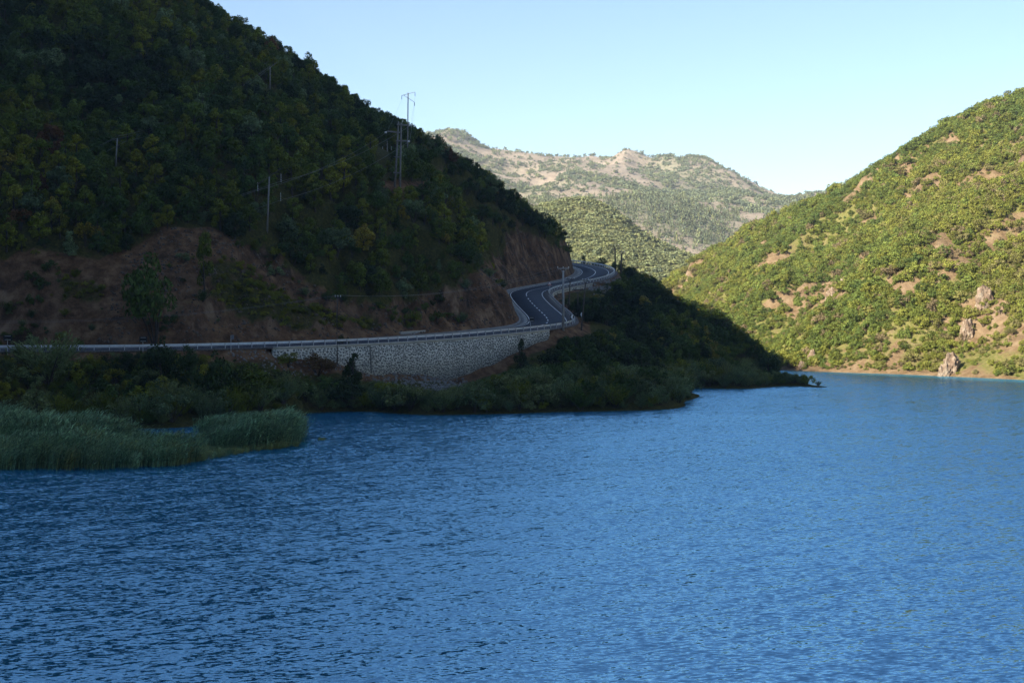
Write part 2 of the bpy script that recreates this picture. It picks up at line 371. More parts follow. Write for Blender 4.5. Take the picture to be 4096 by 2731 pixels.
# behind the ridge and out of frame to the left (the valley side that keeps the bank in shade)
for q in [(10, 420, 34), (-20, 420, 44), (-60, 400, 62), (-110, 390, 80), (-60, 500, 35), (0, 500, 20), (-150, 480, 70), (20, 560, 5), (-80, 600, 30), (-200, 620, 60), (-160, 330, 105), (-130, 300, 92)]: AX(*q)
OR = 200.0
def ridge_pt(s, h, dd=0.0):
    o = OR + dd
    AX(s * 0.69 - 0.72 * o, -s * 0.72 - 0.69 * o, h)
for s, h in [(-420, 282), (-350, 275), (-288, 260), (-262, 246.5), (-239, 235.5), (-220, 224), (-203, 214), (-190, 209), (-151, 208), (-132, 208), (-80, 208), (0, 205), (80, 205), (150, 210)]:
    ridge_pt(s, h); ridge_pt(s, h * 0.72, 100)
for q in [(-130, 190, 40), (-130, 140, 30), (-95, 130, -2), (-80, 80, -3), (-70, 30, -3), (-60, -30, -3), (-50, -90, -3), (-140, 60, 60), (-100, 40, 20), (-90, -30, 20), (-60, -130, 10), (-190, 250, 110), (-60, 120, -4), (-40, 60, -5), (0, 100, -5), (60, 160, -5), (100, 240, -5), (0, 20, -5), (-20, -60, -5)]: AX(*q)
T0 = RBF(lp, 7.0)
def smin(a, b, k): 
    h = np.clip(0.5 + 0.5 * (b - a) / k, 0, 1); return b + (a - b) * h - k * h * (1 - h)
def left_height(x, y, detail=True):
    t = T0(x, y)
    big = fbm(x, y, 38, 3, 3) * 4.2
    fall = np.clip((t - 6) / 14, 0, 1)
    t = t + big * fall
    if detail: t = t + fbm(x, y, 7, 3, 5) * 0.9 * np.clip((t + 1) / 5, 0.1, 1)
    d, zr, k = road_dist(x, y)
    ad = np.abs(d)
    rough = fbm(x, y, 5.5, 5, 21, 0.66) - 0.7 * np.abs(fbm(x, y, 9.0, 3, 23)) + 0.12
    # hill side cutting
    cs = 1.25 + 1.5 * np.clip(1 - np.abs(k - idx_rock) / 26.0, 0, 1) + 0.4 * np.clip(1 - np.abs(k - idx_cut2) / 30.0, 0, 1) + 3.0 * np.clip(1.2 - np.abs(k - idx_cut3) / 30.0, 0, 1) + 0.55 * vnoise(k / 11.0, k * 0.0, 9)
    e = np.clip(d - 5.5, 0, None)
    cut = zr - 0.12 + e * cs + np.clip(e - 0.3, 0, 4.0) * rough * 1.6 + np.clip(e - 0.3, 0, 1.5) * fbm(x, y, 2.6, 3, 29) * 0.9 + np.clip(e, 0, 1) * 0.25
    th = np.where(d > 5.5, smin(t, cut, 2.5), zr - 0.12)
    # water side
    wall = ((k >= W1a) & (k <= W1b)) | ((k >= W2a) & (k <= W2b))
    f = np.clip(-d - 5.6, 0, None)
    bank = zr - 0.12 - f * 0.72 + np.clip(f, 0, 2) * rough * 0.25
    tw = np.maximum(t, bank)
    tw = np.minimum(tw, zr - 0.12 - f * 0.12 + 0.5 * rough * np.clip(f, 0, 1))
    tw = np.where(-d > 5.6, tw, zr - 0.12)
    tw = np.where(wall & (-d > 4.3), np.minimum(t, zr - 0.9), tw)
    z = np.where(ad > 900, t, np.where(d > 0, th, tw))
    return z
idx_cut3 = idx_near(610, 277) + 10; idx_rock = idx_near(575, 320); idx_cut2 = idx_near(552, 290) + 8
def axis(segs):
    r = []
    for a, b, st in segs: r.append(np.arange(a, b, st))
    return np.concatenate(r + [[segs[-1][1]]])
def grid_mesh(name, xs, ys, zf, mat, vegf=None, skirt=None):
    X, Y = np.meshgrid(xs, ys); Z = zf(X, Y)
    nx, ny = len(xs), len(ys)
    V = np.stack([X.ravel(), Y.ravel(), Z.ravel()], 1)
    i = np.arange(nx * ny).reshape(ny, nx)
    Fq = np.stack([i[:-1, :-1].ravel(), i[:-1, 1:].ravel(), i[1:, 1:].ravel(), i[1:, :-1].ravel()], 1)
    keep = (V[Fq][:, :, 2].max(1) > -2.2)
    m = mesh(name, V, Fq[keep], [mat], True)
    if vegf is not None:
        a = m.attributes.new('veg', 'FLOAT', 'POINT'); a.data.foreach_set('value', np.asarray(vegf(V[:, 0], V[:, 1], V[:, 2]), np.float32))
    return m, V
# zones of bare earth on the left slope, read from the photograph and used as places on the ground
BARE = [[(-10, 262), (40, 246), (90, 262), (130, 250), (165, 228), (215, 228), (235, 240), (262, 250), (300, 275), (325, 290), (345, 300), (395, 305), (455, 285), (480, 268), (496, 258), (506, 236), (518, 229), (531, 233), (545, 241), (558, 248), (575, 264), (560, 300), (520, 330), (400, 345), (-10, 352)],
        [(385, 180), (430, 182), (440, 200), (385, 200)]]
GRASSY = [[(205, 262), (232, 258), (300, 300), (350, 318), (420, 325), (400, 340), (330, 338), (260, 322), (215, 300)], [(60, 270), (110, 285), (100, 300), (60, 300)]]
def left_veg(x, y, z):
    u, v = proj(x, y, np.maximum(z, -3))
    b = np.zeros(len(x), bool)
    for q in BARE: b |= inpoly(u, v, q)
    g = np.zeros(len(x), bool)
    for q in GRASSY: g |= inpoly(u, v, q)
    w = fbm(x, y, 9, 3, 31) * 0.35
    veg = np.where(b, np.where(g, 0.55, 0.08), 0.62) + w
    d, _, _ = road_dist(x, y)
    veg = np.where((d > -8) & (d < 8), np.minimum(veg, 0.15), veg)
    return np.clip(veg, 0, 1)
xs = axis([(-900, -200, 14), (-200, -110, 4), (-110, 62, 0.9), (62, 110, 4)])
ys = axis([(-420, 120, 12), (120, 170, 3), (170, 345, 0.9), (345, 440, 1.5), (440, 760, 12)])
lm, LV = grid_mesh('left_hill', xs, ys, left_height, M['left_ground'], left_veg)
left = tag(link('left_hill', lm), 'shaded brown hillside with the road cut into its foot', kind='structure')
# fast height lookup
class Look:
    def __init__(s, xs, ys, Z): s.xs = xs; s.ys = ys; s.Z = Z.reshape(len(ys), len(xs))
    def __call__(s, x, y):
        i = np.clip(np.searchsorted(s.xs, x) - 1, 0, len(s.xs) - 2); j = np.clip(np.searchsorted(s.ys, y) - 1, 0, len(s.ys) - 2)
        fx = np.clip((x - s.xs[i]) / (s.xs[i + 1] - s.xs[i]), 0, 1); fy = np.clip((y - s.ys[j]) / (s.ys[j + 1] - s.ys[j]), 0, 1)
        Z = s.Z
        return (Z[j, i] * (1 - fx) + Z[j, i + 1] * fx) * (1 - fy) + (Z[j + 1, i] * (1 - fx) + Z[j + 1, i + 1] * fx) * fy
LZ = Look(xs, ys, LV[:, 2])

# ------------------------------------------------------------------ right hill
rp = []
def B(*q): rp.append(tuple(P(*q)))
for q in [(779, 369.5, 327), (840, 372, 315), (900, 374, 306), (960, 376.5, 295), (1024, 379.5, 283), (1100, 384, 267)]:
    p = P(*q); rp.append((p.x, p.y, 0.0)); rp.append((p.x - 16, p.y - 14, -6.0))
rp += [(58, 400, 0.0), (52, 470, 0.0), (48, 540, 0.0), (44, 600, 0), (40, 400, -6), (34, 470, -6), (30, 540, -6), (24, 620, -6), (170, 190, 0), (158, 176, -6), (240, 90, 0), (225, 75, -6)]
# skyline
for q in [(666, 286, 560), (697, 264, 545), (740, 243, 520), (771, 229, 505), (810, 209, 485), (850, 188, 470), (871, 175, 463), (914, 150, 450), (958, 127, 440), (993, 108, 433), (1024, 97, 428), (1080, 68, 420), (1150, 30, 412)]:
    p = P(*q); rp.append(tuple(p)); rp.append((p.x + 35, p.y + 45, p.z - 8)); rp.append((p.x + 90, p.y + 130, p.z - 40))
# gully face and rib
for q in [(700, 290, 520), (715, 318, 420), (760, 300, 400), (760, 260, 440), (800, 330, 365), (830, 290, 385), (830, 240, 430), (870, 240, 405), (900, 200, 420), (940, 200, 400), (950, 165, 425), (1000, 170, 405),
          (1024, 192, 356), (985, 212, 352), (950, 236, 348), (915, 262, 343), (880, 285, 341), (850, 315, 338), (820, 340, 335),
          (1024, 250, 337), (1024, 310, 311), (970, 290, 322), (960, 340, 307), (900, 340, 318), (1024, 350, 295), (1100, 200, 340), (1100, 300, 300), (1100, 350, 281)]: B(*q)
rp += [(330, 520, 105), (330, 400, 110), (300, 250, 80), (330, 150, 60), (330, 60, 30), (250, 700, 45), (120, 760, 10), (60, 760, 0), (380, 760, 60), (170, 640, 40), (20, 760, -3)]
TR = RBF(rp, 7.0)
def right_height(x, y):
    t = TR(x, y)
    f = np.clip(t / 8, 0, 1)
    rdg = np.abs(fbm(x * 0.74 + y * 0.67, (y * 0.74 - x * 0.67) * 2.2, 40, 4, 55)) 
    t = t + f * (fbm(x, y, 22, 4, 41) * 4.5 + (0.25 - rdg) * 5.0)
    q = np.clip((fbm(x, y, 15, 3, 77) - 0.27) * 6, 0, 1) * f
    crag = np.abs(fbm(x, y, 6.5, 4, 47, 0.6))
    return t + q * (2.6 - crag * 7.5) + fbm(x, y, 5, 3, 43) * 0.8 * f
RBARE = [[(1035, 200), (1000, 218), (965, 241), (933, 267), (922, 281), (950, 279), (985, 257), (1035, 240)], [(925, 240), (945, 234), (965, 222), (968, 236), (940, 256), (926, 253)],
         [(880, 279), (915, 266), (927, 282), (905, 299), (884, 293)], [(962, 300), (985, 296), (1006, 305), (1006, 332), (975, 346), (955, 342)], [(806, 212), (815, 203), (830, 193), (832, 198), (818, 211), (810, 216)],
         [(889, 176), (900, 160), (915, 158), (921, 170), (908, 183), (893, 184)], [(941, 140), (948, 130), (960, 134), (956, 146), (945, 148)], [(993, 116), (1001, 102), (1004, 106), (998, 118)], [(918, 158), (924, 145), (929, 149), (923, 160)],
         [(755, 266), (772, 250), (792, 256), (785, 268), (764, 274)], [(812, 300), (826, 275), (840, 272), (850, 290), (838, 305), (820, 312)], [(888, 365), (893, 345), (900, 346), (898, 371)], [(930, 330), (948, 315), (953, 322), (938, 338)],
         [(775, 300), (800, 285), (806, 290), (790, 306)], [(1008, 275), (1030, 262), (1030, 290), (1014, 292)], [(995, 345), (1030, 318), (1030, 335), (1004, 352)], [(700, 292), (730, 274), (738, 280), (712, 300)]]
def rbare(u, v):
    b = np.zeros(np.shape(u), bool)
    for q in RBARE: b |= inpoly(u, v, q)
    return b
def right_veg(x, y, z):
    u, v = proj(x, y, np.maximum(z, -3)); return np.clip(right_veg0(x, y, z) - 0.55 * rbare(u, v), 0, 1)
def right_veg0(x, y, z): return np.clip(0.50 + fbm(x, y, 26, 3, 61) * 0.55 - np.clip((fbm(x, y, 15, 3, 77) - 0.24) * 5, 0, 1) * 0.6 - np.clip(1.6 - z, 0, 1.6) * 0.3, 0, 1)
rxs = axis([(15, 40, 4), (40, 250, 1.6), (250, 400, 8)]); rys = axis([(0, 190, 10), (190, 480, 1.6), (480, 660, 3.5), (660, 790, 12)])
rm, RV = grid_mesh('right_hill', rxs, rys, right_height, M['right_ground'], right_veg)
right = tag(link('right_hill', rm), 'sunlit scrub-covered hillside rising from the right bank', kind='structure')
RZ = Look(rxs, rys, RV[:, 2])

# ------------------------------------------------------------------ middle hill and far mountain
mp_ = [tuple(P(*q)) for q in [(588, 195, 740), (560, 200, 745), (530, 215, 735), (620, 206, 735), (649, 226, 725), (679, 241, 718), (701, 248, 715), (740, 266, 705), (600, 240, 690), (570, 250, 690), (640, 262, 670), (600, 290, 640), (660, 285, 650), (540, 270, 680), (700, 275, 665)]]
mp_ += [(q[0], q[1] + 110, q[2] - 26) for q in mp_[:8]]
mp_ += [(-150, 700, 50), (-250, 800, 70), (-60, 620, 10), (30, 590, 2), (90, 610, 2), (160, 640, 5), (230, 720, 20), (160, 860, 20), (0, 900, 20), (-200, 930, 30), (250, 900, 20), (-20, 690, 48)]
TM = RBF(mp_, 20.0)
def mid_height(x, y): return TM(x, y) + fbm(x, y, 60, 4, 91) * 8 + np.abs(fbm(x, y * 0.5, 45, 3, 93)) * -6
mxs = axis([(-260, 260, 5)]); mys = axis([(575, 930, 5)])
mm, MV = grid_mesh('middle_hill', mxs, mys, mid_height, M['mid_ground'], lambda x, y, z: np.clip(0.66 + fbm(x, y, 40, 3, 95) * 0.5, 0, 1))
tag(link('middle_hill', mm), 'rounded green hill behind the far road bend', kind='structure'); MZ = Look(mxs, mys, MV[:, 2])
fp = [tuple(P(*q)) for q in [(300, 138, 1850), (360, 132, 1850), (411, 134, 1850), (466, 140, 1840), (518, 149, 1830), (557, 156, 1820), (601, 160, 1810), (623, 159, 1800), (637, 155, 1795), (653, 159.5, 1800), (679, 159, 1810), (714, 165, 1800), (740, 174, 1790), (766, 183, 1780), (792, 187, 1770), (811, 190, 1760), (860, 193, 1750), (940, 200, 1740)]]
fp += [(q[0] * 1.15, q[1] + 260, q[2] - 35) for q in fp]
fp += [tuple(P(*q)) for q in [(640, 206, 1120), (610, 207, 1130), (680, 208, 1130), (715, 214, 1120), (755, 238, 1080), (690, 240, 1010), (640, 235, 1010), (720, 240, 1020), (790, 240, 1060), (650, 198, 1330), (600, 185, 1480), (560, 180, 1500), (500, 165, 1600), (470, 175, 1450), (430, 165, 1500), (700, 192, 1440), (760, 203, 1400), (810, 215, 1350), (620, 172, 1640), (690, 172, 1680), (750, 190, 1600), (640, 165, 1720), (560, 210, 1200), (500, 205, 1250), (440, 200, 1250), (860, 210, 1400), (560, 240, 1000), (500, 240, 1000)]]
fp += [(-500, 1000, 60), (-500, 1900, 220), (700, 1000, 40), (700, 1800, 150), (0, 960, 30), (150, 960, 25), (300, 960, 40)]
TF = RBF(fp, 45.0)
def far_height(x, y):
    r = np.abs(fbm(x + fbm(x, y, 150, 2, 15) * 70, y * 0.55, 190, 4, 105, 0.5))
    return TF(x, y) + (0.115 - r) * 62 * np.clip((y - 1000) / 300, 0.25, 1) + fbm(x, y, 60, 3, 101) * 9
fxs = axis([(-620, 760, 7)]); fys = axis([(950, 1250, 9), (1250, 1900, 7), (1900, 2150, 16)])
def far_veg(x, y, z):
    conif = np.clip(1 - np.abs(y - 1120) / 130, 0, 1) * np.clip(1 - np.abs(x - 120) / 110, 0, 1)
    return np.clip(0.33 + fbm(x, y, 110, 4, 111) * 0.7 + conif * 0.4 - np.clip((y - 1500) / 600, 0, 0.12), 0, 1)
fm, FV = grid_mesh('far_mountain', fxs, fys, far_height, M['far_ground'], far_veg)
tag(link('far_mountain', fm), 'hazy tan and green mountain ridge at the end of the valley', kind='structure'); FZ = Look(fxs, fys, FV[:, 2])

# ------------------------------------------------------------------ lake
V = np.array([(-900, -420, 0), (1000, -420, 0), (1000, 1000, 0), (-900, 1000, 0)], float)
lake = tag(link('lake', mesh('lake', V, np.array([(0, 1, 2, 3)]), [M['water']])), 'rippled blue reservoir water filling the valley', kind='structure')

# ------------------------------------------------------------------ road, gutter, shoulder, markings
def ribbon(name, mat, a, b, da, db, dz, parent=None, thick=0.0):
    p = cen[a:b]; n = cn[a:b]; q0 = offs(p, n, da, dz); q1 = offs(p, n, db, dz); k = len(p)
    if not thick:
        V = np.concatenate([q0, q1]); i = np.arange(k - 1)
        return link(name, mesh(name, V, np.stack([i, i + k, i + k + 1, i + 1], 1)[:, ::-1], [mat]), parent)
    q2 = q1.copy(); q2[:, 2] -= thick; q3 = q0.copy(); q3[:, 2] -= thick
    V = np.concatenate([q0, q1, q2, q3]); i = np.arange(k - 1); Fq = []
    for c in range(4):
        s = c * k; t = ((c + 1) % 4) * k
        Fq.append(np.stack([s + i, t + i, t + i + 1, s + i + 1], 1)[:, ::-1])
    Fq.append(np.array([(0, k, 2 * k, 3 * k), (k - 1, 4 * k - 1, 3 * k - 1, 2 * k - 1)]))
    return link(name, mesh(name, V, np.concatenate(Fq), [mat]), parent)
N_ = cenlen
road = tag(ribbon('road', M['asphalt'], 0, N_, -3.75, 3.75, 0.10, None, 0.3), 'two-lane asphalt road winding round the foot of the shaded hill', kind='structure')
sh = ribbon('gravel_shoulder', M['gravel'], 0, N_, -5.7, -3.75, 0.05, road, 0.25)
M['gutter'] = mottled('gutter_concrete', [(0.3, (0.15, 0.15, 0.148)), (0.7, (0.26, 0.258, 0.25))], 0.9, 0.9, 0.3, 8, 0.03)
gut = ribbon('gutter', M['gutter'], 0, N_, 3.75, 5.1, 0.13, road, 0.3)
kb = ribbon('gutter_kerb', M['gutter'], 0, N_, 5.1, 5.4, 0.38, road, 0.6)
i_s = idx_near(549.3, 294)      # bend where the dashes become solid
ribbon('edge_line', M['paint'], 0, N_, -3.50, -3.36, 0.106, road)
ribbon('edge_line', M['paint'], 0, N_, 3.36, 3.50, 0.106, road)
ribbon('centre_line', M['paint'], i_s - 4, N_, -0.075, 0.075, 0.106, road)
k0 = 0; i_d = idx_near(576, 324) - 12
k0 = 2
while k0 < i_s - 6:
    ribbon('lane_dash', M['paint'], k0, k0 + 3, -0.10, 0.10, 0.106, road); k0 += 4

# ------------------------------------------------------------------ retaining walls with separate stones
def stone_mesh(i):
    r = random.Random(100 + i); n = r.randint(6, 8); v = []; f = []
    a0 = r.random() * 6.28
    ring = []
    for k in range(n):
        a = a0 + 2 * math.pi * (k + r.uniform(-0.3, 0.3)) / n; q = r.uniform(0.78, 1.08)
        ring.append((math.cos(a) * q * r.uniform(0.9, 1.1), math.sin(a) * q))
    for (x, y) in ring: v.append((x, -0.3, y))
    for (x, y) in ring: v.append((x * 0.93, 0.12, y * 0.93))
    v.append((0, 0.20, 0))
    for k in range(n):
        l = (k + 1) % n; f.append((k, l, n + l, n + k)); f.append((n + k, n + l, 2 * n))
    return v, f
SM = [stone_mesh(i) for i in range(9)]
SMESH = [mesh('stone', v, f, [M['stone']]) for v, f in SM]
def wall(name, a, b, label, batter, basef, npick, dz0=-0.12):
    """stone wall along the shoulder between two road stations, its top follows the road, its foot the ground"""
    p = cen[a:b + 1]; n = cn[a:b + 1]; k = len(p)
    top = offs(p, n, -5.75, dz0); bot = offs(p, n, -5.75, 0)
    foot = basef(np.arange(a, b + 1))
    h = np.maximum(top[:, 2] - foot, 0.15)
    bot[:, 2] = top[:, 2] - h - 0.6; bot[:, :2] -= n * (h[:, None] * batter)
    root = empty(name, tuple(bot[k // 2])); tag(root, label, 'retaining wall')
    org = np.array(bot[k // 2])
    # body (closed slab)
    tb = offs(top, n, 0.7, 0); bb = tb.copy(); bb[:, 2] = bot[:, 2]
    V = np.concatenate([top, bot, bb, tb]) - org; i = np.arange(k - 1); Fq = []
    for c in range(4):
        s = c * k; t = ((c + 1) % 4) * k
        Fq.append(np.stack([s + i, t + i, t + i + 1, s + i + 1], 1))
    Fq.append(np.array([(0, 3 * k, 2 * k, k), (k - 1, 2 * k - 1, 3 * k - 1, 4 * k - 1)]))
    link('mortar_body', mesh('mortar_body', V, np.concatenate(Fq), [M['mortar']]), root)
    cp0 = offs(top, n, -0.12, 0.16); cp1 = offs(top, n, 0.72, 0.16); cp2 = cp1.copy(); cp2[:, 2] -= 0.155; cp3 = cp0.copy(); cp3[:, 2] -= 0.22
    V = np.concatenate([cp0, cp1, cp2, cp3]) - org; Fq = []
    for c in range(4):
        s = c * k; t = ((c + 1) % 4) * k
        Fq.append(np.stack([s + i, t + i, t + i + 1, s + i + 1], 1)[:, ::-1])
    Fq.append(np.array([(0, k, 2 * k, 3 * k), (k - 1, 4 * k - 1, 3 * k - 1, 2 * k - 1)]))
    link('coping', mesh('coping', V, np.concatenate(Fq), [M['coping']]), root)
    # stones: jittered rows along the face
    seg = np.linalg.norm(np.diff(top[:, :2], axis=0), axis=1); sl = np.concatenate([[0], np.cumsum(seg)])
    stones = []; hmax = h.max(); cells = {}
    def free(a_, b_, r_):
        c0, c1 = int(a_ / 0.5), int(b_ / 0.5)
        for ca in (c0 - 1, c0, c0 + 1):
            for cb in (c1 - 1, c1, c1 + 1):
                for (qa, qb, qr) in cells.get((ca, cb), ()):
                    if (qa - a_) ** 2 + (1.15 * (qb - b_)) ** 2 < (0.93 * (qr + r_) + 0.01) ** 2: return False
        cells.setdefault((c0, c1), []).append((a_, b_, r_)); return True
    for rr_ in [0.21] * int(5 * sl[-1] * hmax) + [0.16] * int(14 * sl[-1] * hmax) + [0.11] * int(20 * sl[-1] * hmax):
        ss = rnd.uniform(0.1, sl[-1] - 0.1); yy = rnd.uniform(0.28, hmax); r_ = rr_ * rnd.uniform(0.85, 1.15)
        kk = max(min(int(np.searchsorted(sl, ss)) - 1, k - 2), 0)
        if yy > h[kk] + 0.2 or not free(ss, yy, r_): continue
        t = (ss - sl[kk]) / max(seg[kk], 1e-6); tp = top[kk] * (1 - t) + top[kk + 1] * t; nn = n[kk]
        c = Vector((tp[0] - nn[0] * yy * batter, tp[1] - nn[1] * yy * batter, tp[2] - yy)) - Vector(org)
        stones.append((c, math.atan2(-nn[1], -nn[0]) - math.pi / 2, r_ * rnd.uniform(1.0, 1.2), r_ * rnd.uniform(0.82, 1.0), rnd.randrange(9), rnd.uniform(-0.5, 0.5)))
    stones.sort(key=lambda q: -q[2] * q[3])
    sv = []; sf = []
    for j, (c, rz, sx, sz, mi, tw) in enumerate(stones):
        if j < npick:
            o = link('stone', SMESH[mi], root, c, 0, (sx, 0.12, sz)); o.rotation_euler = (0, 0, rz)
        else:
            v, f = SM[mi]; n0 = len(sv); cr, sr = math.cos(rz), math.sin(rz)
            for (x, yv, z) in v:
                x *= sx; yv *= 0.12; z *= sz; z += x * tw * 0.3
                sv.append((c.x + x * cr - yv * sr, c.y + x * sr + yv * cr, c.z + z))
            for q in f: sf.append(tuple(n0 + t for t in q))
    if sv:
        o = link('wall_stones', mesh('wall_stones', sv, sf, [M['stone']]), root); o['kind'] = 'stuff'; o['label'] = 'dark rubble stones set in pale mortar'
    return root
def foot1(k):
    q = offs(cen[k], cn[k], -6.6); return T0(q[:, 0], q[:, 1]) - 0.2
def foot2(k):
    q = offs(cen[k], cn[k], -6.8); return np.maximum(T0(q[:, 0], q[:, 1]), cen[k][:, 2] - 4.5) - 0.2
wall1 = wall('retaining_wall', W1a, W1b, 'long pale mortared rubble stone wall holding up the road above the lake', 0.08, foot1, 230)
wall2 = wall('retaining_wall', W2a, W2b, 'short rubble stone wall below the upper guard rail inside the bend', 0.05, foot2, 70, -0.25)

# drain joint in the long wall, low concrete parapet over a culvert on the hill side
kj = idx_near(367.5, 343); q = offs(cen[kj:kj + 1], cn[kj:kj + 1], -5.80, -0.3)[0]; q2 = offs(cen[kj:kj + 1], cn[kj:kj + 1], -6.15, -4.4)[0]
w1 = Vector(wall1.location); MB().bar(Vector(q) - w1, Vector(q2) - w1, 0.16, 0.12).build('drain_joint', M['stone'], wall1)
kc = idx_near(476, 337) - 3; cu = empty('culvert_parapet', offs(cen[kc:kc + 1], cn[kc:kc + 1], 6.0, 0)[0]); tag(cu, 'low grey concrete parapet at the foot of the rock nose', 'parapet')
pa = Vector(offs(cen[kc - 3:kc - 2], cn[kc - 3:kc - 2], 6.2, 0.35)[0]) - cu.location; pb = Vector(offs(cen[kc + 3:kc + 4], cn[kc + 3:kc + 4], 6.2, 0.35)[0]) - cu.location
MB().bar(pa, pb, 0.35, 0.9).build('parapet_wall', M['concrete'], cu); MB().bar(pa + Vector((0, 0, 0.52)), pb + Vector((0, 0, 0.52)), 0.5, 0.12).build('parapet_cap', M['coping'], cu)

# ------------------------------------------------------------------ guard rail
def guardrail():
    rl = offs(cen, cn, -5.0, 0.0)
    q = spline(rl, 1.0, 1, 5); n, d = normals(q); k = len(q)
    root = empty('guardrail', tuple(q[k // 2])); org = np.array(q[k // 2])
    tag(root, 'galvanised steel guard rail on posts along the lake side of the road', 'guardrail')
    prof = [(0.0, 0.82), (0.07, 0.79), (0.075, 0.72), (0.01, 0.68), (0.01, 0.64), (0.075, 0.60), (0.07, 0.53), (0.0, 0.50)]
    back = [(-0.012 + a, b) for a, b in prof[::-1]]
    pr = prof + back; ns = len(pr)
    # beam in lengths of 4 m
    s = 0; j = 0
    while s < k - 1:
        e = min(s + 4, k - 1)
        seg = q[s:e + 1]; nn = n[s:e + 1]; V = []
        for (a, b) in pr:
            w = offs(seg, nn, a + 0.10, b) - org; V.append(w)
        V = np.stack(V, 1).reshape(-1, 3); L_ = e - s + 1; Fq = []
        for i in range(L_ - 1):
            for c in range(ns): Fq.append((i * ns + c, i * ns + (c + 1) % ns, (i + 1) * ns + (c + 1) % ns, (i + 1) * ns + c))
        link('rail_beam', mesh('rail_beam', V, np.array(Fq), [M['steel']]), root)
        s = e; j += 1
    pm = MB().box((0, 0, 0.28), (0.075, 0.13, 0.96)); me = mesh('rail_post', pm.v, pm.f, [M['post']])
    sm_ = MB().box((0, 0.07, 0.66), (0.10, 0.10, 0.18)); ms = mesh('spacer', sm_.v, sm_.f, [M['post']])
    for i in range(0, k, 2):
        rz = math.atan2(d[i, 1], d[i, 0])
        o = link('rail_post', me, root, q[i] - org, rz)
        o2 = link('spacer', ms, o)
    return q, n, d
gq, gn, gd = guardrail()

# ------------------------------------------------------------------ trees: shared shapes
def leaf_quads(c, nrm, size, r, aspect=1.0):
    n = len(c); rot = r.normal(size=(n, 3))
    u = np.cross(nrm, rot); u /= np.linalg.norm(u, axis=1)[:, None] + 1e-9
    v = np.cross(nrm, u); s = size[:, None]
    V = np.stack([c - u * s, c - v * s * 0.62 * aspect + u * s * 0.1, c + u * s, c + v * s * 0.62 * aspect], 1).reshape(-1, 3)
    i = np.arange(n) * 4
    return V, np.stack([i, i + 1, i + 2, i + 3], 1)
def crown(seed, kind, nleaf, leaf):
    """crown about 1 m radius-ish scaled so that the whole plant is 1 unit tall"""
    r = np.random.default_rng(seed)
    cl = []
    if kind == 'round':
        for i in range(20):
            d = r.normal(size=3); d /= np.linalg.norm(d)
            q = r.uniform(0.20, 0.34) * (1 - 0.25 * d[2]); cl.append((d[0] * q, d[1] * q, 0.50 + d[2] * q * 1.2, r.uniform(0.10, 0.17)))
        cl.append((r.normal() * 0.05, r.normal() * 0.05, 0.88, 0.10)); cl.append((r.normal() * 0.1, r.normal() * 0.1, 0.20, 0.16))
    elif kind == 'tall':
        for i in range(18):
            h = r.uniform(0.2, 0.98); w = 0.30 * math.sin(math.pi * (0.12 + 0.86 * h)) ** 0.7
            a = r.uniform(0, 6.28); q = w * r.uniform(0.3, 0.95); cl.append((math.cos(a) * q, math.sin(a) * q, h * 0.95, r.uniform(0.07, 0.14)))
    elif kind == 'shrub':
        for i in range(15):
            a = r.uniform(0, 6.28); q = r.uniform(0.1, 0.58); h = 0.78 * math.sqrt(max(0, 1 - (q / 0.72) ** 2)) * r.uniform(0.35, 1.0)
            cl.append((math.cos(a) * q, math.sin(a) * q, 0.1 + h, r.uniform(0.11, 0.2)))
    elif kind == 'juniper':
        for i in range(22):
            h = r.uniform(0.06, 1) ** 1.1; w = 0.36 * (1 - h) ** 0.8 + 0.03; a = r.uniform(0, 6.28); q = w * r.uniform(0.3, 1)
            cl.append((math.cos(a) * q, math.sin(a) * q, h * 0.93, r.uniform(0.09, 0.15) * (1.1 - 0.5 * h)))
    elif kind == 'fan':                      # stems fanning out (willow, tamarisk)
        n = nleaf; st = 46
        a = r.uniform(0, 6.28, st); tl = r.uniform(0.05, 0.95, st) ** 0.8; L_ = r.uniform(0.6, 1.0, st)
        k = r.integers(0, st, n); t = r.uniform(0.15, 1, n) ** 0.7
        hor = tl[k] * 0.75 * t ** 1.3 * L_[k]; z = L_[k] * t * np.sqrt(1 - (tl[k] * 0.72) ** 2)
        c = np.stack([np.cos(a[k]) * hor, np.sin(a[k]) * hor, z], 1) + r.normal(size=(n, 3)) * 0.035
        ax = np.stack([np.cos(a[k]) * tl[k], np.sin(a[k]) * tl[k], np.full(n, 0.9)], 1) + r.normal(size=(n, 3)) * 0.35
        ax /= np.linalg.norm(ax, axis=1)[:, None]; sd = np.cross(ax, r.normal(size=(n, 3))); sd /= np.linalg.norm(sd, axis=1)[:, None]
        s = leaf * r.uniform(0.7, 1.5, n)[:, None]
        V = np.stack([c - ax * s * 1.4, c - sd * s * 0.28, c + ax * s * 1.4, c + sd * s * 0.28], 1).reshape(-1, 3); i = np.arange(n) * 4
        return V, np.stack([i, i + 1, i + 2, i + 3], 1)
    cl = np.array(cl); w = cl[:, 3] ** 2; k = r.choice(len(cl), nleaf, p=w / w.sum())
    d = r.normal(size=(nleaf, 3)); d /= np.linalg.norm(d, axis=1)[:, None]; d[:, 2] = np.where(d[:, 2] < -0.75, -d[:, 2] * 0.6, d[:, 2])
    rad = cl[k, 3] * r.uniform(0.72, 1.10, nleaf)
    c = cl[k, :3] + d * rad[:, None] * np.array([1, 1, 1.0]); c[:, 2] = np.maximum(c[:, 2], 0.03)
    nr = d + r.normal(size=(nleaf, 3)) * 0.42; nr /= np.linalg.norm(nr, axis=1)[:, None]
    return leaf_quads(c, nr, leaf * r.uniform(0.6, 1.4, nleaf), r)
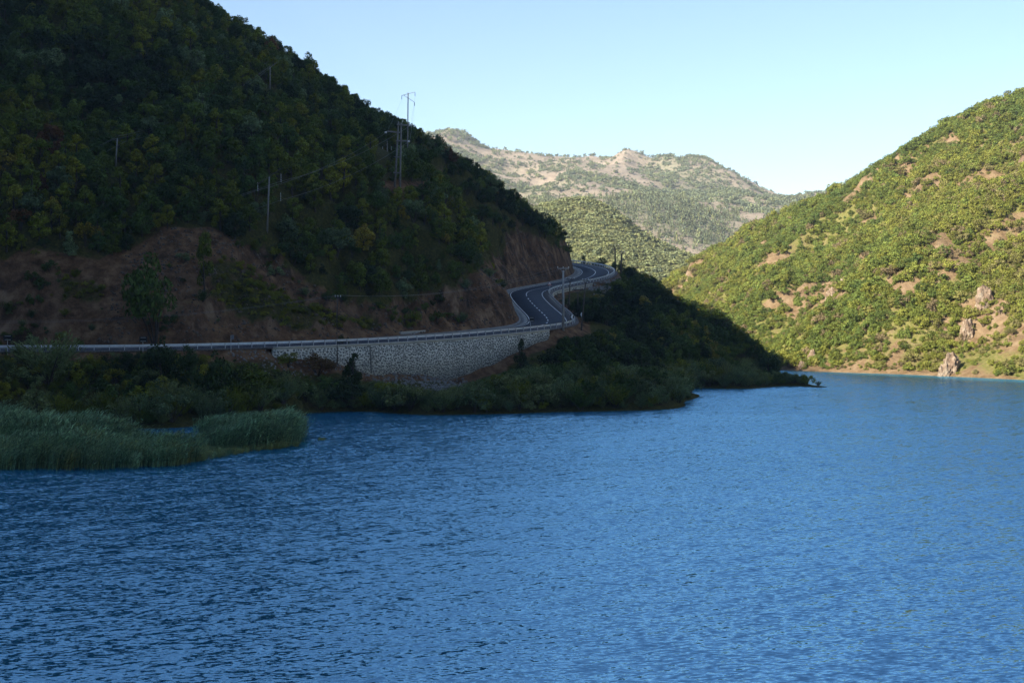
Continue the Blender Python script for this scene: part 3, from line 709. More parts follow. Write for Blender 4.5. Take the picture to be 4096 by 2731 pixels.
def trunk(seed, kind):
    r = random.Random(seed); m = MB(); top = {'round': 0.55, 'tall': 0.85, 'shrub': 0.4, 'juniper': 0.8, 'fan': 0.4}[kind]
    if kind in ('fan', 'shrub'):
        for i in range(6):
            a = r.uniform(0, 6.28); q = r.uniform(0.1, 0.45)
            m.tube([(0, 0, -0.08), (math.cos(a) * q * 0.35, math.sin(a) * q * 0.35, top * 0.5), (math.cos(a) * q, math.sin(a) * q, top * r.uniform(1, 1.6))], [0.02, 0.014, 0.006], 4, False)
        return m
    lx, ly = r.uniform(-0.06, 0.06), r.uniform(-0.06, 0.06)
    m.tube([(0, 0, -0.10), (lx * 0.5, ly * 0.5, top * 0.4), (lx, ly, top)], [0.032, 0.024, 0.010], 6, False)
    for i in range(5):
        h = r.uniform(0.22, 0.8) * top; a = r.uniform(0, 6.28); q = r.uniform(0.14, 0.3)
        m.tube([(lx * h / top, ly * h / top, h), (math.cos(a) * q * 0.6, math.sin(a) * q * 0.6, h + q * 0.5), (math.cos(a) * q, math.sin(a) * q, h + q * 0.9)], [0.013, 0.008, 0.003], 4, False)
    return m
PROTO = {}
def proto(key, kind, seed, nleaf, leaf, mat):
    V, Fq = crown(seed, kind, nleaf, leaf); tm = trunk(seed, kind)
    cm = mesh(key + '_crown', V, Fq, [mat]); tk = mesh(key + '_trunk', tm.v, tm.f, [M['bark']], True)
    tv = np.array([tuple(v) for v in tm.v]); tf = [f for f in tm.f if len(f) == 4]
    jm = mesh(key + '_whole', np.concatenate([V, tv]), np.concatenate([Fq, np.array(tf) + len(V)]), [mat, M['bark']], False, [0] * len(Fq) + [1] * len(tf))
    PROTO[key] = dict(crown=cm, trunk=tk, whole=bpy.data.objects.new(key, jm))
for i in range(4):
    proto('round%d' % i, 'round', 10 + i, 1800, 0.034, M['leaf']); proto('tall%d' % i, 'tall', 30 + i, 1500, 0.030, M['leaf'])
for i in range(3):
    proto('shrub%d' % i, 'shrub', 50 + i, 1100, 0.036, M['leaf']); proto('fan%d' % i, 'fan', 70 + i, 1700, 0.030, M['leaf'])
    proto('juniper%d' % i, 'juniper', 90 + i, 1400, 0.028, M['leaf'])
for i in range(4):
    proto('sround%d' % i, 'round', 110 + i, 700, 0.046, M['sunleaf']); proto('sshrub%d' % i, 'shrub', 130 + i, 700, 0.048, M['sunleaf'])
for i in range(3):
    proto('big%d' % i, 'round', 150 + i, 2200, 0.028, M['leaf']); proto('bigfan%d' % i, 'fan', 170 + i, 3200, 0.024, M['leaf'])
    proto('bigjun%d' % i, 'juniper', 190 + i, 2600, 0.026, M['leaf']); proto('bigshrub%d' % i, 'shrub', 210 + i, 1700, 0.032, M['leaf'])
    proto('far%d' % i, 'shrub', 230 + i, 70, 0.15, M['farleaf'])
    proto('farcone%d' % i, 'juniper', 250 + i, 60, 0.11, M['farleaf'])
def plant(name, key, loc, h, label, cat, group=None, tint=0.2, wide=1.0, rz=None, parts=('trunk', 'crown')):
    o = empty(name, loc, rnd.uniform(0, 6.28) if rz is None else rz); o.scale = (h * wide, h * wide, h)
    tag(o, label, cat, group)
    for q in parts:
        c = link(q, PROTO[key][q], o)
        if q == 'crown': c['tint'] = float(tint)
    return o
def scatter(name, pts, scl, tint, keys, label, idx=None):
    n = len(pts)
    m = bpy.data.meshes.new(name); m.vertices.add(n); m.vertices.foreach_set('co', np.asarray(pts, np.float32).ravel())
    def at(nm, tp, arr, fld='value'): m.attributes.new(nm, tp, 'POINT').data.foreach_set(fld, np.ascontiguousarray(arr).ravel())
    scl = np.asarray(scl, np.float32)
    if scl.ndim == 1: scl = np.stack([scl, scl, scl], 1)
    at('scl', 'FLOAT_VECTOR', scl, 'vector')
    rot = np.zeros((n, 3), np.float32); rot[:, 2] = rng.uniform(0, 6.28, n); rot[:, :2] = rng.normal(size=(n, 2)) * 0.06; at('rot', 'FLOAT_VECTOR', rot, 'vector')
    at('pick', 'INT', (rng.integers(0, len(keys), n) if idx is None else idx).astype(np.int32))
    at('tint', 'FLOAT', np.asarray(tint, np.float32))
    o = link(name, m)
    g = bpy.data.node_groups.new(name, 'GeometryNodeTree')
    g.interface.new_socket('Geometry', in_out='INPUT', socket_type='NodeSocketGeometry'); g.interface.new_socket('Geometry', in_out='OUTPUT', socket_type='NodeSocketGeometry')
    N = g.nodes; L = g.links
    gi = N.new('NodeGroupInput'); go = N.new('NodeGroupOutput'); ip = N.new('GeometryNodeInstanceOnPoints'); j = N.new('GeometryNodeJoinGeometry')
    for k in reversed(keys):
        oi = N.new('GeometryNodeObjectInfo'); oi.inputs['Object'].default_value = PROTO[k]['whole']; oi.inputs['As Instance'].default_value = True
        L.new(oi.outputs['Geometry'], j.inputs[0])
    def na(nm, tp):
        a = N.new('GeometryNodeInputNamedAttribute'); a.data_type = tp; a.inputs[0].default_value = nm; return a.outputs[0]
    L.new(gi.outputs[0], ip.inputs['Points']); L.new(j.outputs[0], ip.inputs['Instance']); ip.inputs['Pick Instance'].default_value = True
    L.new(na('pick', 'INT'), ip.inputs['Instance Index']); L.new(na('scl', 'FLOAT_VECTOR'), ip.inputs['Scale'])
    er = N.new('FunctionNodeEulerToRotation'); L.new(na('rot', 'FLOAT_VECTOR'), er.inputs[0]); L.new(er.outputs[0], ip.inputs['Rotation'])
    L.new(ip.outputs[0], go.inputs[0])
    md = o.modifiers.new('scatter', 'NODES'); md.node_group = g
    tag(o, label, kind='stuff'); return o
def visible(x, y, z, look, n=70):
    """is a point at (x,y,z) in sight of the viewpoint over the ground"""
    ok = np.ones(len(x), bool)
    for t in np.linspace(0.5, 0.985, n):
        ok &= look(x * t, y * t) < CH + (z - CH) * t + 0.2
    return ok

def ground_D(px, py, d0=200.0, d1=330.0):
    for D in np.arange(d0, d1, 0.5):
        p = P(px, py, D)
        if LZ(np.array([p.x]), np.array([p.y]))[0] >= p.z: return float(D)
    return d1
HD1 = ground_D(267, 232.4); HD2 = ground_D(115.4, 168.4); HD3 = ground_D(270, 89); TD = ground_D(397, 188)
print('pole distances', HD1, HD2, HD3, TD)
# ------------------------------------------------------------------ left hill woodland
n = 40000
x = rng.uniform(-125, 60, n); y = rng.uniform(180, 400, n); z = LZ(x, y)
d, zr, k = road_dist(x, y); u, v = proj(x, y, z)
up = d > 0
bare = np.zeros(n, bool)
for q in BARE: bare |= inpoly(u, v, q)
keep = up & ((d > 11) | ((u > 505) & (d > 6.5))) & ~bare & (z > 8) & (y < 365)
dens = 0.92 + fbm(x, y, 18, 2, 201) * 0.9
keep &= rng.uniform(size=n) < dens
x, y, z, u, v = [q[keep] for q in (x, y, z, u, v)]
hh = rng.choice([1.7, 2.2, 2.7, 3.3, 4.0, 5.0], len(x)) * rng.uniform(0.85, 1.15, len(x)) * (1 + 0.5 * vnoise(x / 18, y / 18, 203)); hh *= np.where(y > 285, 0.82, 1.0)
ordr = np.argsort(-hh); taken = []; cellm = {}
for i in ordr:
    r = 0.40 * hh[i]; c = (int(x[i] // 3), int(y[i] // 3)); bad = False
    for a in (-1, 0, 1):
        for b in (-1, 0, 1):
            for jx in cellm.get((c[0] + a, c[1] + b), ()):
                if (x[jx] - x[i]) ** 2 + (y[jx] - y[i]) ** 2 < (0.62 * r + 0.40 * hh[jx] * 0.62) ** 2: bad = True; break
            if bad: break
        if bad: break
    if not bad: cellm.setdefault(c, []).append(i); taken.append(i)
taken = np.array(taken); x, y, z, u, v, hh = [q[taken] for q in (x, y, z, u, v, hh)]
tu, tv = proj(x, y, z + hh); blk = np.zeros(len(x), bool)
for (ppx, pt, pb, pd) in ((268.5, 168, 233, HD1 + 1), (116.5, 137, 169, HD2 + 1), (270, 64, 90, HD3 + 1), (398, 118, 189, TD + 0.5), (387, 138, 154, 292), (408, 92, 138, 291)):
    blk |= (np.abs(u - ppx) < 2.2 + 0.36 * hh / y * F) & (y < pd + 0.3) & (tv < pb - 4) & (v > pt)
x, y, z, u, v, hh = [q[~blk] for q in (x, y, z, u, v, hh)]
tint = np.clip(0.26 + fbm(x, y, 26, 2, 207) * 0.50 - np.clip((z - 45) / 90, 0, 0.15) + rng.normal(size=len(x)) * 0.15, 0, 0.62)
ex = rng.uniform(size=len(x)); tint = np.where(ex < 0.08, 0.75, np.where(ex < 0.086, 0.88, np.where(ex < 0.10, 1.0, tint)))
LKEYS = ['round0', 'round1', 'round2', 'round3', 'tall0', 'tall1', 'tall2', 'tall3', 'shrub0', 'shrub1', 'shrub2', 'juniper0']
pick = np.where((tint > 0.34) & (tint < 0.7), rng.integers(4, 8, len(x)), rng.choice([0, 1, 2, 3, 8, 9, 10, 11], len(x)))
wide = np.where((pick >= 4) & (pick < 8), 1.05, np.where(pick == 11, 0.95, 1.05))
vis = visible(x, y, z + hh * 0.75, LZ) & (u > -5) & (u < 600) & (v > -5)
size = hh * hh * wide / y ** 2 * np.where(vis, 1, 0)
best = np.argsort(-size)[:300]; ind = np.zeros(len(x), bool); ind[best] = True
def hue(t): return 'reddish' if t > 0.95 else 'yellow' if t > 0.82 else 'grey-green' if t > 0.7 else 'olive' if t > 0.42 else 'mid green' if t > 0.22 else 'dark green'
SHN = ['rounded', 'rounded', 'rounded', 'rounded', 'upright', 'upright', 'upright', 'upright', 'spreading', 'spreading', 'spreading', 'conical']
def zone(u, v):
    if v < 92: hz = 'high'
    elif v < 175: hz = 'midway'
    else: hz = 'low'
    if u < 115: w = 'shaded slope above the leftmost sign'
    elif u < 260: w = 'shaded slope left of the lone pole'
    elif u < 385: w = 'shaded slope left of the twin-pole pylon'
    else: w = 'shaded slope right of the twin-pole pylon'
    return hz + ' on ' + w
for i in best:
    plant('hillside_tree', LKEYS[pick[i]], (x[i], y[i], z[i] - 0.1), hh[i], '%s %s tree %s' % (hue(tint[i]), SHN[pick[i]], zone(u[i], v[i])), 'tree', 'trees on the shaded hillside', tint[i], wide[i])
q = ~ind
scatter('hillside_woodland', np.stack([x[q], y[q], z[q] - 0.1], 1), np.stack([hh[q] * wide[q], hh[q] * wide[q], hh[q]], 1), tint[q], LKEYS, 'smaller trees and scrub filling the shaded hillside', pick[q])
print('left trees', len(x))

# sparse scrub on the bare cut slope
n = 42000
x = rng.uniform(-95, 35, n); y = rng.uniform(188, 370, n); z = LZ(x, y); d, zr, k = road_dist(x, y); u, v = proj(x, y, z)
b = np.zeros(n, bool); g = np.zeros(n, bool)
for q in BARE: b |= inpoly(u, v, q)
for q in GRASSY: g |= inpoly(u, v, q)
keep = (d > 7) & b & (rng.uniform(size=n) < np.where(g, 0.62 + fbm(x, y, 8, 2, 213), 0.11 + fbm(x, y, 12, 2, 211) * 0.5)) & (u < 505)
x, y, z, g = [q[keep] for q in (x, y, z, g)]
hs = np.where(g, rng.uniform(0.4, 1.1, len(x)), rng.uniform(0.4, 1.0, len(x)) ** 2 * 2.2)
scatter('slope_scrub', np.stack([x, y, z - 0.05], 1), np.stack([hs * 1.3, hs * 1.3, hs], 1), np.where(g, rng.choice([0.5, 0.58, 0.62, 0.62, 0.40], len(x)), rng.choice([0.1, 0.3, 0.5, 0.75, 0.2], len(x))), ['shrub0', 'shrub1', 'shrub2', 'fan0', 'fan1'], 'low grassy scrub scattered over the bare cut slope')

# ------------------------------------------------------------------ lake-side bank and headland
n = 26000
x = rng.uniform(-80, 62, n); y = rng.uniform(168, 400, n); z = LZ(x, y); d, zr, k = road_dist(x, y); u, v = proj(x, y, z)
keep = (d < -7.2) & (z > 0.15) & (z < 30)
NOG = [[(275, 350), (400, 390), (440, 398), (475, 392), (460, 372), (420, 368), (330, 345)], [(215, 345), (290, 350), (330, 372), (300, 380), (255, 372)], [(540, 328), (590, 326), (640, 338), (600, 352), (545, 345)], [(598, 308), (640, 330), (660, 345), (620, 345)], [(585, 285), (625, 276), (640, 300), (600, 300)]]
nog = np.zeros(n, bool)
for q in NOG: nog |= inpoly(u, v, q)
keep &= (~nog) | (rng.uniform(size=n) < 0.05)
wallv = (k >= W1a) & (k <= W1b)
keep &= ~(wallv & (d > -10.5)) | ((rng.uniform(size=n) < 0.10) & (d < -7.6))
keep &= rng.uniform(size=n) < np.clip(1.0 + fbm(x, y, 14, 2, 221) * 0.7, 0.2, 1)
x, y, z, u, v, d = [q[keep] for q in (x, y, z, u, v, d)]
low = z < 2.6
hill = (x > 8) & ~low
# keep the view to the rail and wall open: height limited by sight line on the left bank
hh = np.where(hill, rng.uniform(2.6, 5.6, len(x)), np.where(low, rng.choice([1.2, 1.8, 2.6, 3.6], len(x)) * rng.uniform(0.85, 1.2, len(x)), rng.uniform(1.2, 2.8, len(x))))
spit = (x > 42) & (y < 285); hh = np.where(spit, rng.uniform(1.0, 2.2, len(x)), hh)
rw = np.where(hill, 0.36, 0.48) * hh
ordr = np.argsort(-hh * rng.uniform(0.7, 1.3, len(x))); taken = []; cellm = {}
for i in ordr:
    c = (int(x[i] // 3), int(y[i] // 3)); bad = False
    for a in (-1, 0, 1):
        for b2 in (-1, 0, 1):
            for jx in cellm.get((c[0] + a, c[1] + b2), ()):
                if (x[jx] - x[i]) ** 2 + (y[jx] - y[i]) ** 2 < (0.42 * (rw[i] + rw[jx])) ** 2: bad = True; break
            if bad: break
        if bad: break
    if not bad: cellm.setdefault(c, []).append(i); taken.append(i)
taken = np.array(taken); x, y, z, u, v, hh, low, hill, spit = [q[taken] for q in (x, y, z, u, v, hh, low, hill, spit)]
# top of plants must not rise over the wall foot line / rail on the left bank
tu, tv = proj(x, y, z + hh)
lim = np.interp(u, [0, 60, 140, 200, 240, 280, 330, 370, 440, 480, 520, 560], [357, 352, 350, 352, 362, 368, 374, 378, 388, 378, 366, 356])
fac = np.where(hill | (tv > lim), 1, np.clip((v - lim) / np.maximum(v - tv, 1e-3), 0.3, 1)); hh = hh * fac
tu, tv = proj(x, y, z + hh)
l_near = np.interp(u, [520, 545, 560, 590, 605, 640, 700], [338, 340, 336, 334, 326, 300, 280])
l_far = np.interp(u, [545, 560, 575, 590, 600, 610, 616, 622, 653, 679, 718, 740, 755, 775], [301, 304, 304, 301, 289, 285, 272, 267, 281, 301, 312, 331, 344, 352]) + rng.uniform(-7, 9, len(u))
l_h = np.where(y < 264, l_near, l_far)
hh = np.where(hill & (tv < l_h), hh * np.clip((v - l_h) / np.maximum(v - tv, 1e-3), 0.0, 1), hh)
sel = hh > 0.55
x, y, z, u, v, hh, low, hill, spit = [q[sel] for q in (x, y, z, u, v, hh, low, hill, spit)]
tint = np.where(low, rng.choice([0.72, 0.75, 0.75, 0.78, 0.45, 0.2], len(x)), np.where(hill, np.clip(0.14 + rng.normal(size=len(x)) * 0.12 + fbm(x, y, 18, 2, 233) * 0.3, 0, 0.6), rng.choice([0.1, 0.3, 0.5, 0.73, 0.6, 0.0], len(x))))
tint = np.where(hill & (rng.uniform(size=len(x)) < 0.05), 0.86, tint)
BKEYS = ['fan0', 'fan1', 'fan2', 'shrub0', 'shrub1', 'shrub2', 'round0', 'round1', 'round2', 'juniper0', 'juniper1', 'juniper2', 'tall0', 'tall1']
pick = np.where(low, rng.choice([0, 1, 2, 0, 1, 2, 3, 4], len(x)), np.where(hill, rng.choice([6, 7, 8, 9, 10, 11, 3, 4, 12, 13], len(x)), rng.choice([0, 1, 3, 4, 5, 6], len(x))))
wide = np.where(hill, 1.0, 1.15)
vis = visible(x, y, z + hh * 0.8, LZ) & (u > -5) & (u < 850)
size = hh * hh / y ** 2 * np.where(vis, 1, 0); best = np.argsort(-size)[:300]; ind = np.zeros(len(x), bool); ind[best] = True
BSH = ['feathery', 'feathery', 'feathery', 'spreading', 'spreading', 'spreading', 'rounded', 'rounded', 'rounded', 'conical', 'conical', 'conical', 'upright', 'upright']
def bzone(u, v, low, hill, spit):
    if spit: return 'on the low spit at the tip of the headland'
    if hill: return 'on headland ' + ('below the upper road bend' if v < 305 else 'beyond the leaning pole' if u < 640 else 'near its outer point')
    w = 'behind the reed bed' if u < 210 else 'below the stone wall' if u < 480 else 'left of the headland tip'
    return ('at the water edge ' if low else 'on the dark bank ') + w
for i in best:
    plant('bank_shrub' if not hill[i] else 'headland_tree', BKEYS[pick[i]], (x[i], y[i], z[i] - 0.08), hh[i], '%s %s %s %s' % (hue(tint[i]), BSH[pick[i]], 'tree' if hill[i] else 'shrub', bzone(u[i], v[i], low[i], hill[i], spit[i])), 'tree' if hill[i] else 'shrub', 'trees on the headland' if hill[i] else 'shrubs along the bank', tint[i], wide[i])
q = ~ind
scatter('bank_scrub', np.stack([x[q], y[q], z[q] - 0.08], 1), np.stack([hh[q] * wide[q], hh[q] * wide[q], hh[q]], 1), tint[q], BKEYS, 'mixed scrub filling the lake bank and headland', pick[q])
print('bank plants', len(x))

# single plants that stand out
def spot(px, py, D): 
    p = P(px, py, D); p.z = float(LZ(np.array([p.x]), np.array([p.y]))[0]); return p
def feature(name, key, px, topy, D, wpx, label, tint, cat='tree'):
    p = spot(px, 300, D); t = P(px, topy, D).z; h = max(t - p.z, 0.6); w = wpx / F * D
    base = {'b': 0.72}.get('b')
    plant(name, key, p - Vector((0, 0, 0.1)), h, label, cat, None, tint, min(2.2, max(0.5, w / h / 0.95)))
feature('willow_bush', 'bigfan0', 48, 329, 177, 70, 'large pale grey-green willow bush in front of the guard rail at left', 0.77)
feature('willow_bush', 'bigfan1', 22, 340, 178, 24, 'small grey-green willow bush left of the large willow by the rail', 0.77)
feature('round_tree', 'big0', 161, 333, 183, 50, 'dense dark tree with drooping needles hiding the rail at left', 0.02)
feature('round_tree', 'big1', 187, 342, 184, 36, 'dark rounded tree right of the drooping needled tree', 0.06)
feature('round_tree', 'big2', 216, 346, 186, 40, 'dark tree overlapping the left end of the stone wall', 0.12)
feature('round_tree', 'big1', 249, 360, 190, 54, 'bright leafy tree below the gravel slope left of the stone wall', 0.34)
feature('juniper', 'bigjun0', 353, 350, 203, 34, 'dark cypress-like shrub in front of the stone wall', 0.08)
feature('juniper', 'bigshrub2', 349, 374, 200, 42, 'dark bush at the foot of the cypress-like shrub by the wall', 0.04)
feature('pine_tree', 'bigjun1', 521, 338, 226, 30, 'dark young pine at the right end of the stone wall', 0.03)
feature('round_tree', 'big1', 553, 346, 228, 42, 'broad dark tree right of the young pine below the road', 0.08)
feature('slope_tree', 'bigshrub2', 155, 252, 204.5, 50, 'big dark green tree standing alone on the bare cut slope', 0.22)
feature('slope_tree', 'tall1', 205, 232, 215, 26, 'tall green tree at the top of the bare tan slide', 0.38)
feature('roadside_bush', 'bigshrub0', 342, 334, 211.5, 10, 'dark bush growing through the guard rail beside the wooden pole', 0.05, 'bush')
feature('roadside_bush', 'bigshrub1', 299, 301, 226, 11, 'small dark bush alone on the grassy cut slope', 0.02, 'bush')
feature('round_tree', 'big0', 770, 346, 297, 26, 'dark tree silhouetted at the outer point of the headland', 0.05)
feature('pine_tree', 'juniper1', 583.5, 253, 408, 10, 'small spiky pine behind the upper guard rail', 0.05)
feature('roadside_bush', 'bigshrub2', 601, 257, 398, 24, 'dark bushes behind the top of the upper guard rail bend', 0.05, 'bush')
feature('roadside_bush', 'bigshrub1', 617, 259, 378, 14, 'dark bush at the outside of the upper bend below the far poles', 0.08, 'bush')
feature('dry_bush', 'bigshrub2', 318, 351.5, 203.5, 30, 'brownish dry bush covering the foot of the long wall near its left end', 0.98, 'bush')
feature('dry_bush', 'bigshrub0', 288, 350.5, 201.5, 20, 'small olive bush at the extreme left end of the long wall', 0.5, 'bush')
feature('yellow_bush', 'bigshrub1', 162, 372, 182, 20, 'bright yellow-green bush in the dark bank behind the reeds', 0.62, 'bush')
feature('yellow_bush', 'bigshrub2', 186, 377, 182.5, 12, 'small yellow-green bush right of the brighter one behind the reeds', 0.60, 'bush')
feature('yellow_bush', 'bigshrub0', 466, 392, 205, 14, 'yellowish bush at the water edge below the stone wall', 0.6, 'bush')

# ------------------------------------------------------------------ right hill scrub
n = 125000
x = rng.uniform(40, 250, n); y = rng.uniform(205, 650, n); z = RZ(x, y); u, v = proj(x, y, z)
oc = np.clip((fbm(x, y, 15, 3, 77) - 0.25) * 6, 0, 1)
keep = (z > 0.45) & (u > 640) & (u < 1190) & (rng.uniform(size=n) > oc * 0.8)
RB = rbare(u, v)
keep &= ~RB | (rng.uniform(size=n) < 0.26)
keep &= rng.uniform(size=n) < np.clip(0.72 + fbm(x, y, 24, 3, 241) * 1.2, 0.18, 1)
keep &= visible(x, y, z + 2.5, RZ)
x, y, z, u, v = [q[keep] for q in (x, y, z, u, v)]
hh = rng.choice([0.8, 1.0, 1.3, 1.6, 2.0, 2.8], len(x)) * rng.uniform(0.85, 1.15, len(x)) * (1 + 0.5 * vnoise(x / 15, y / 15, 243)) * np.clip(0.8 + z / 80, 0.85, 1.2)
tint = np.clip(0.45 + fbm(x, y, 30, 2, 247) * 0.5 + rng.normal(size=len(x)) * 0.16, 0, 0.8); tint = np.where(rng.uniform(size=len(x)) < 0.05, 0.95, tint)
RK = ['sround%d' % i for i in range(4)] + ['sshrub%d' % i for i in range(4)]; pick = rng.integers(0, 8, len(x)); wide = np.where(pick < 4, 1.1, 1.2)
size = hh * hh / y ** 2 * ((u > 650) & (u < 1024) & (v < 376)); best = np.argsort(-size)[:250]; ind = np.zeros(len(x), bool); ind[best] = True
def rzone(u, v, z):
    a = 'near waterline' if z < 12 else 'midway' if z < 40 else 'high'
    b = 'at the right edge' if u > 955 else 'above white rock' if u > 905 else 'left of white rock' if u > 840 else 'beyond headland'
    return a + ' ' + b
def rhue(t): return 'brownish' if t > 0.82 else 'yellow-green' if t > 0.55 else 'mid green' if t > 0.3 else 'deep green'
for i in best:
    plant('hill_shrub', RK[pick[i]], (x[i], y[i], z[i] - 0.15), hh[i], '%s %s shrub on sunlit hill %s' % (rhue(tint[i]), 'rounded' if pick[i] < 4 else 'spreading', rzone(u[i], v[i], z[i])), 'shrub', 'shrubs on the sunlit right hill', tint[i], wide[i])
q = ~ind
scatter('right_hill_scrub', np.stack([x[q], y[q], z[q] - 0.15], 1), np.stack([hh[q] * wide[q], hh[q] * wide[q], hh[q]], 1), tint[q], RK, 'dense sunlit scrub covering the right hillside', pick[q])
print('right shrubs', len(x))

# ------------------------------------------------------------------ middle hill and far mountain woods
n = 22000
x = rng.uniform(-30, 150, n); y = rng.uniform(590, 790, n); z = MZ(x, y); keep = (rng.uniform(size=n) < np.clip(0.85 + fbm(x, y, 40, 2, 251), 0.2, 1)) & visible(x, y, z + 3, MZ, 30)
x, y, z = x[keep], y[keep], z[keep]; hh = rng.choice([0.9, 1.3, 1.7, 2.4], len(x)) * rng.uniform(0.85, 1.2, len(x))
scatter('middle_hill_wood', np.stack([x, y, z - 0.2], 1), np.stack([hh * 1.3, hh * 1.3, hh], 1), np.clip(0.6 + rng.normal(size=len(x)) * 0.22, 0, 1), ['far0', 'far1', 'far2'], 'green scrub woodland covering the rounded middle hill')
n = 80000
x = rng.uniform(-180, 430, n); y = rng.uniform(980, 1880, n); z = FZ(x, y); vg = far_veg(x, y, z)
keep = (rng.uniform(size=n) < np.clip((vg - 0.15) * 1.5, 0.07, 1)) & visible(x, y, z + 4, FZ, 40)
x, y, z, vg = x[keep], y[keep], z[keep], vg[keep]; hh = rng.choice([1.6, 2.2, 3.0, 4.6], len(x)) * rng.uniform(0.8, 1.2, len(x)); con = (np.abs(y - 1120) < 130) & (np.abs(x - 120) < 110)
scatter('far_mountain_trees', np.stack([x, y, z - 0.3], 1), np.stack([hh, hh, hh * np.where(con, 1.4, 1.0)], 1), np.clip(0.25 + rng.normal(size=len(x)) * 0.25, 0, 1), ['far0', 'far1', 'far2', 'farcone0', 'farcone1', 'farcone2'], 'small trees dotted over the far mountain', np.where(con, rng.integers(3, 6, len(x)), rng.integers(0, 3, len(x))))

# ------------------------------------------------------------------ reeds
def reed_clump(seed):
    r = np.random.default_rng(seed); V = []; Fq = []
    for s in range(34):
        bx, by = r.normal(size=2) * 0.16; H = r.uniform(0.65, 1.0); lean = np.array([0.16 + r.normal() * 0.08, r.normal() * 0.10])
        def blade(p0, d, ln, w, bend):
            sd = np.array([-d[1], d[0], 0.0]); sd = sd / (np.linalg.norm(sd) + 1e-6); sd = sd * math.cos(0.6) + np.array([r.normal(), r.normal(), 0]) * 0.5
            sd /= np.linalg.norm(sd); n0 = len(V)
            for k, t in enumerate((0, 0.5, 0.85, 1)):
                p = p0 + d * ln * t + bend * ln * t * t; ww = w * (1 - t) ** 0.6 + 0.0006
                V.append(p - sd * ww); V.append(p + sd * ww)
            for k in range(3): Fq.append((n0 + 2 * k, n0 + 2 * k + 1, n0 + 2 * k + 3, n0 + 2 * k + 2))
        p0 = np.array([bx, by, -0.02]); d = np.array([lean[0] * 0.3, lean[1] * 0.3, 1.0])
        blade(p0, d, H, 0.006, np.array([lean[0], lean[1], -0.05]))
        for l in range(5):
            t = r.uniform(0.3, 0.95); q = p0 + d * H * t + np.array([lean[0], lean[1], -0.05]) * H * t * t
            a = r.normal() * 0.9; dd = np.array([math.cos(a) * 0.55, math.sin(a) * 0.55, 0.75]); blade(q, dd, r.uniform(0.18, 0.36), 0.0100, np.array([0.25, 0.0, -0.55]))
    return np.array(V), np.array(Fq)
for i in range(4):
    V, Fq = reed_clump(300 + i); PROTO['reed%d' % i] = dict(whole=bpy.data.objects.new('reed%d' % i, mesh('reed%d' % i, V, Fq, [M['reed']])))
def reeds(name, outline, hf, n, label, tint0):
    """outline: ground polygon (x, y) in metres"""
    o = np.array(outline); x = rng.uniform(o[:, 0].min(), o[:, 0].max(), n); y = rng.uniform(o[:, 1].min(), o[:, 1].max(), n)
    k = inpoly(x, y, outline); x = x[k]; y = y[k]; h = hf(x, y) * rng.uniform(0.75, 1.12, len(x))
    z = np.full(len(x), -0.15)
    ob = scatter(name, np.stack([x, y, z], 1), np.stack([h * 1.05, h * 1.05, h], 1), np.clip(tint0 + rng.normal(size=len(x)) * 0.2, 0, 1), ['reed0', 'reed1', 'reed2', 'reed3'], label)
    a = ob.data.attributes['rot'].data; rr = np.zeros((len(x), 3), np.float32); rr[:, 2] = rng.normal(size=len(x)) * 0.7; a.foreach_set('vector', rr.ravel())
def gp(px, py):
    D = CH * F / (py - HZ); p = P(px, py, D); return (p.x, D)
def gd_(px, D): return ((px - 512) / F * D, D)
bed = [gp(-60, 469), gp(60, 470), gp(130, 468.5), gp(175, 466), gp(194, 461), gd_(199, 136), gd_(190, 138), gd_(150, 141), gd_(110, 148), gd_(80, 156), gd_(40, 166), gd_(-10, 170), gd_(-60, 172)]
def dome(x, y, seed): return 1.0 + 0.55 * fbm(x, y, 7.0, 2, seed)
reeds('reed_bed', bed, lambda x, y: np.interp(x, [-70, -48, -36, -31.5, -30], [3.4, 3.4, 3.2, 2.9, 1.7]) * dome(x, y, 401) * np.clip(0.80 + (y - 127) / 25, 0.80, 1.05), 2300, 'large bed of tall blue-green reeds standing in the water at left', 0.5)
cl = [gp(200, 446), gp(207, 447), gp(225, 450), gp(262, 449), gp(290, 444.5), gp(301, 439), gp(296, 432), gp(270, 428), gp(215, 430)]
reeds('reed_clump', cl, lambda x, y: np.interp(x, [-36, -33, -29, -27, -25, -22.5], [2.6, 2.9, 3.0, 3.9, 3.4, 1.7]) * dome(x, y, 403), 850, 'rounded clump of tall reeds at the right end of the reed bed', 0.45)
low = [gp(170, 466), gp(200, 461), gp(250, 452), gp(298, 446), gp(300, 440), gp(255, 441), gp(205, 445), gp(190, 450)]
reeds('marsh_grass', low, lambda x, y: 0.85 * dome(x, y, 405), 1500, 'low marsh grass between the reed bed and the reed clump', 0.85)
tu_ = [gp(318, 440), gp(324, 440), gp(326, 438.4), gp(319, 438)]
reeds('marsh_grass', tu_, lambda x, y: np.full(len(x), 0.35), 60, 'tiny grass tuft alone in the water right of the reed clump', 0.9)

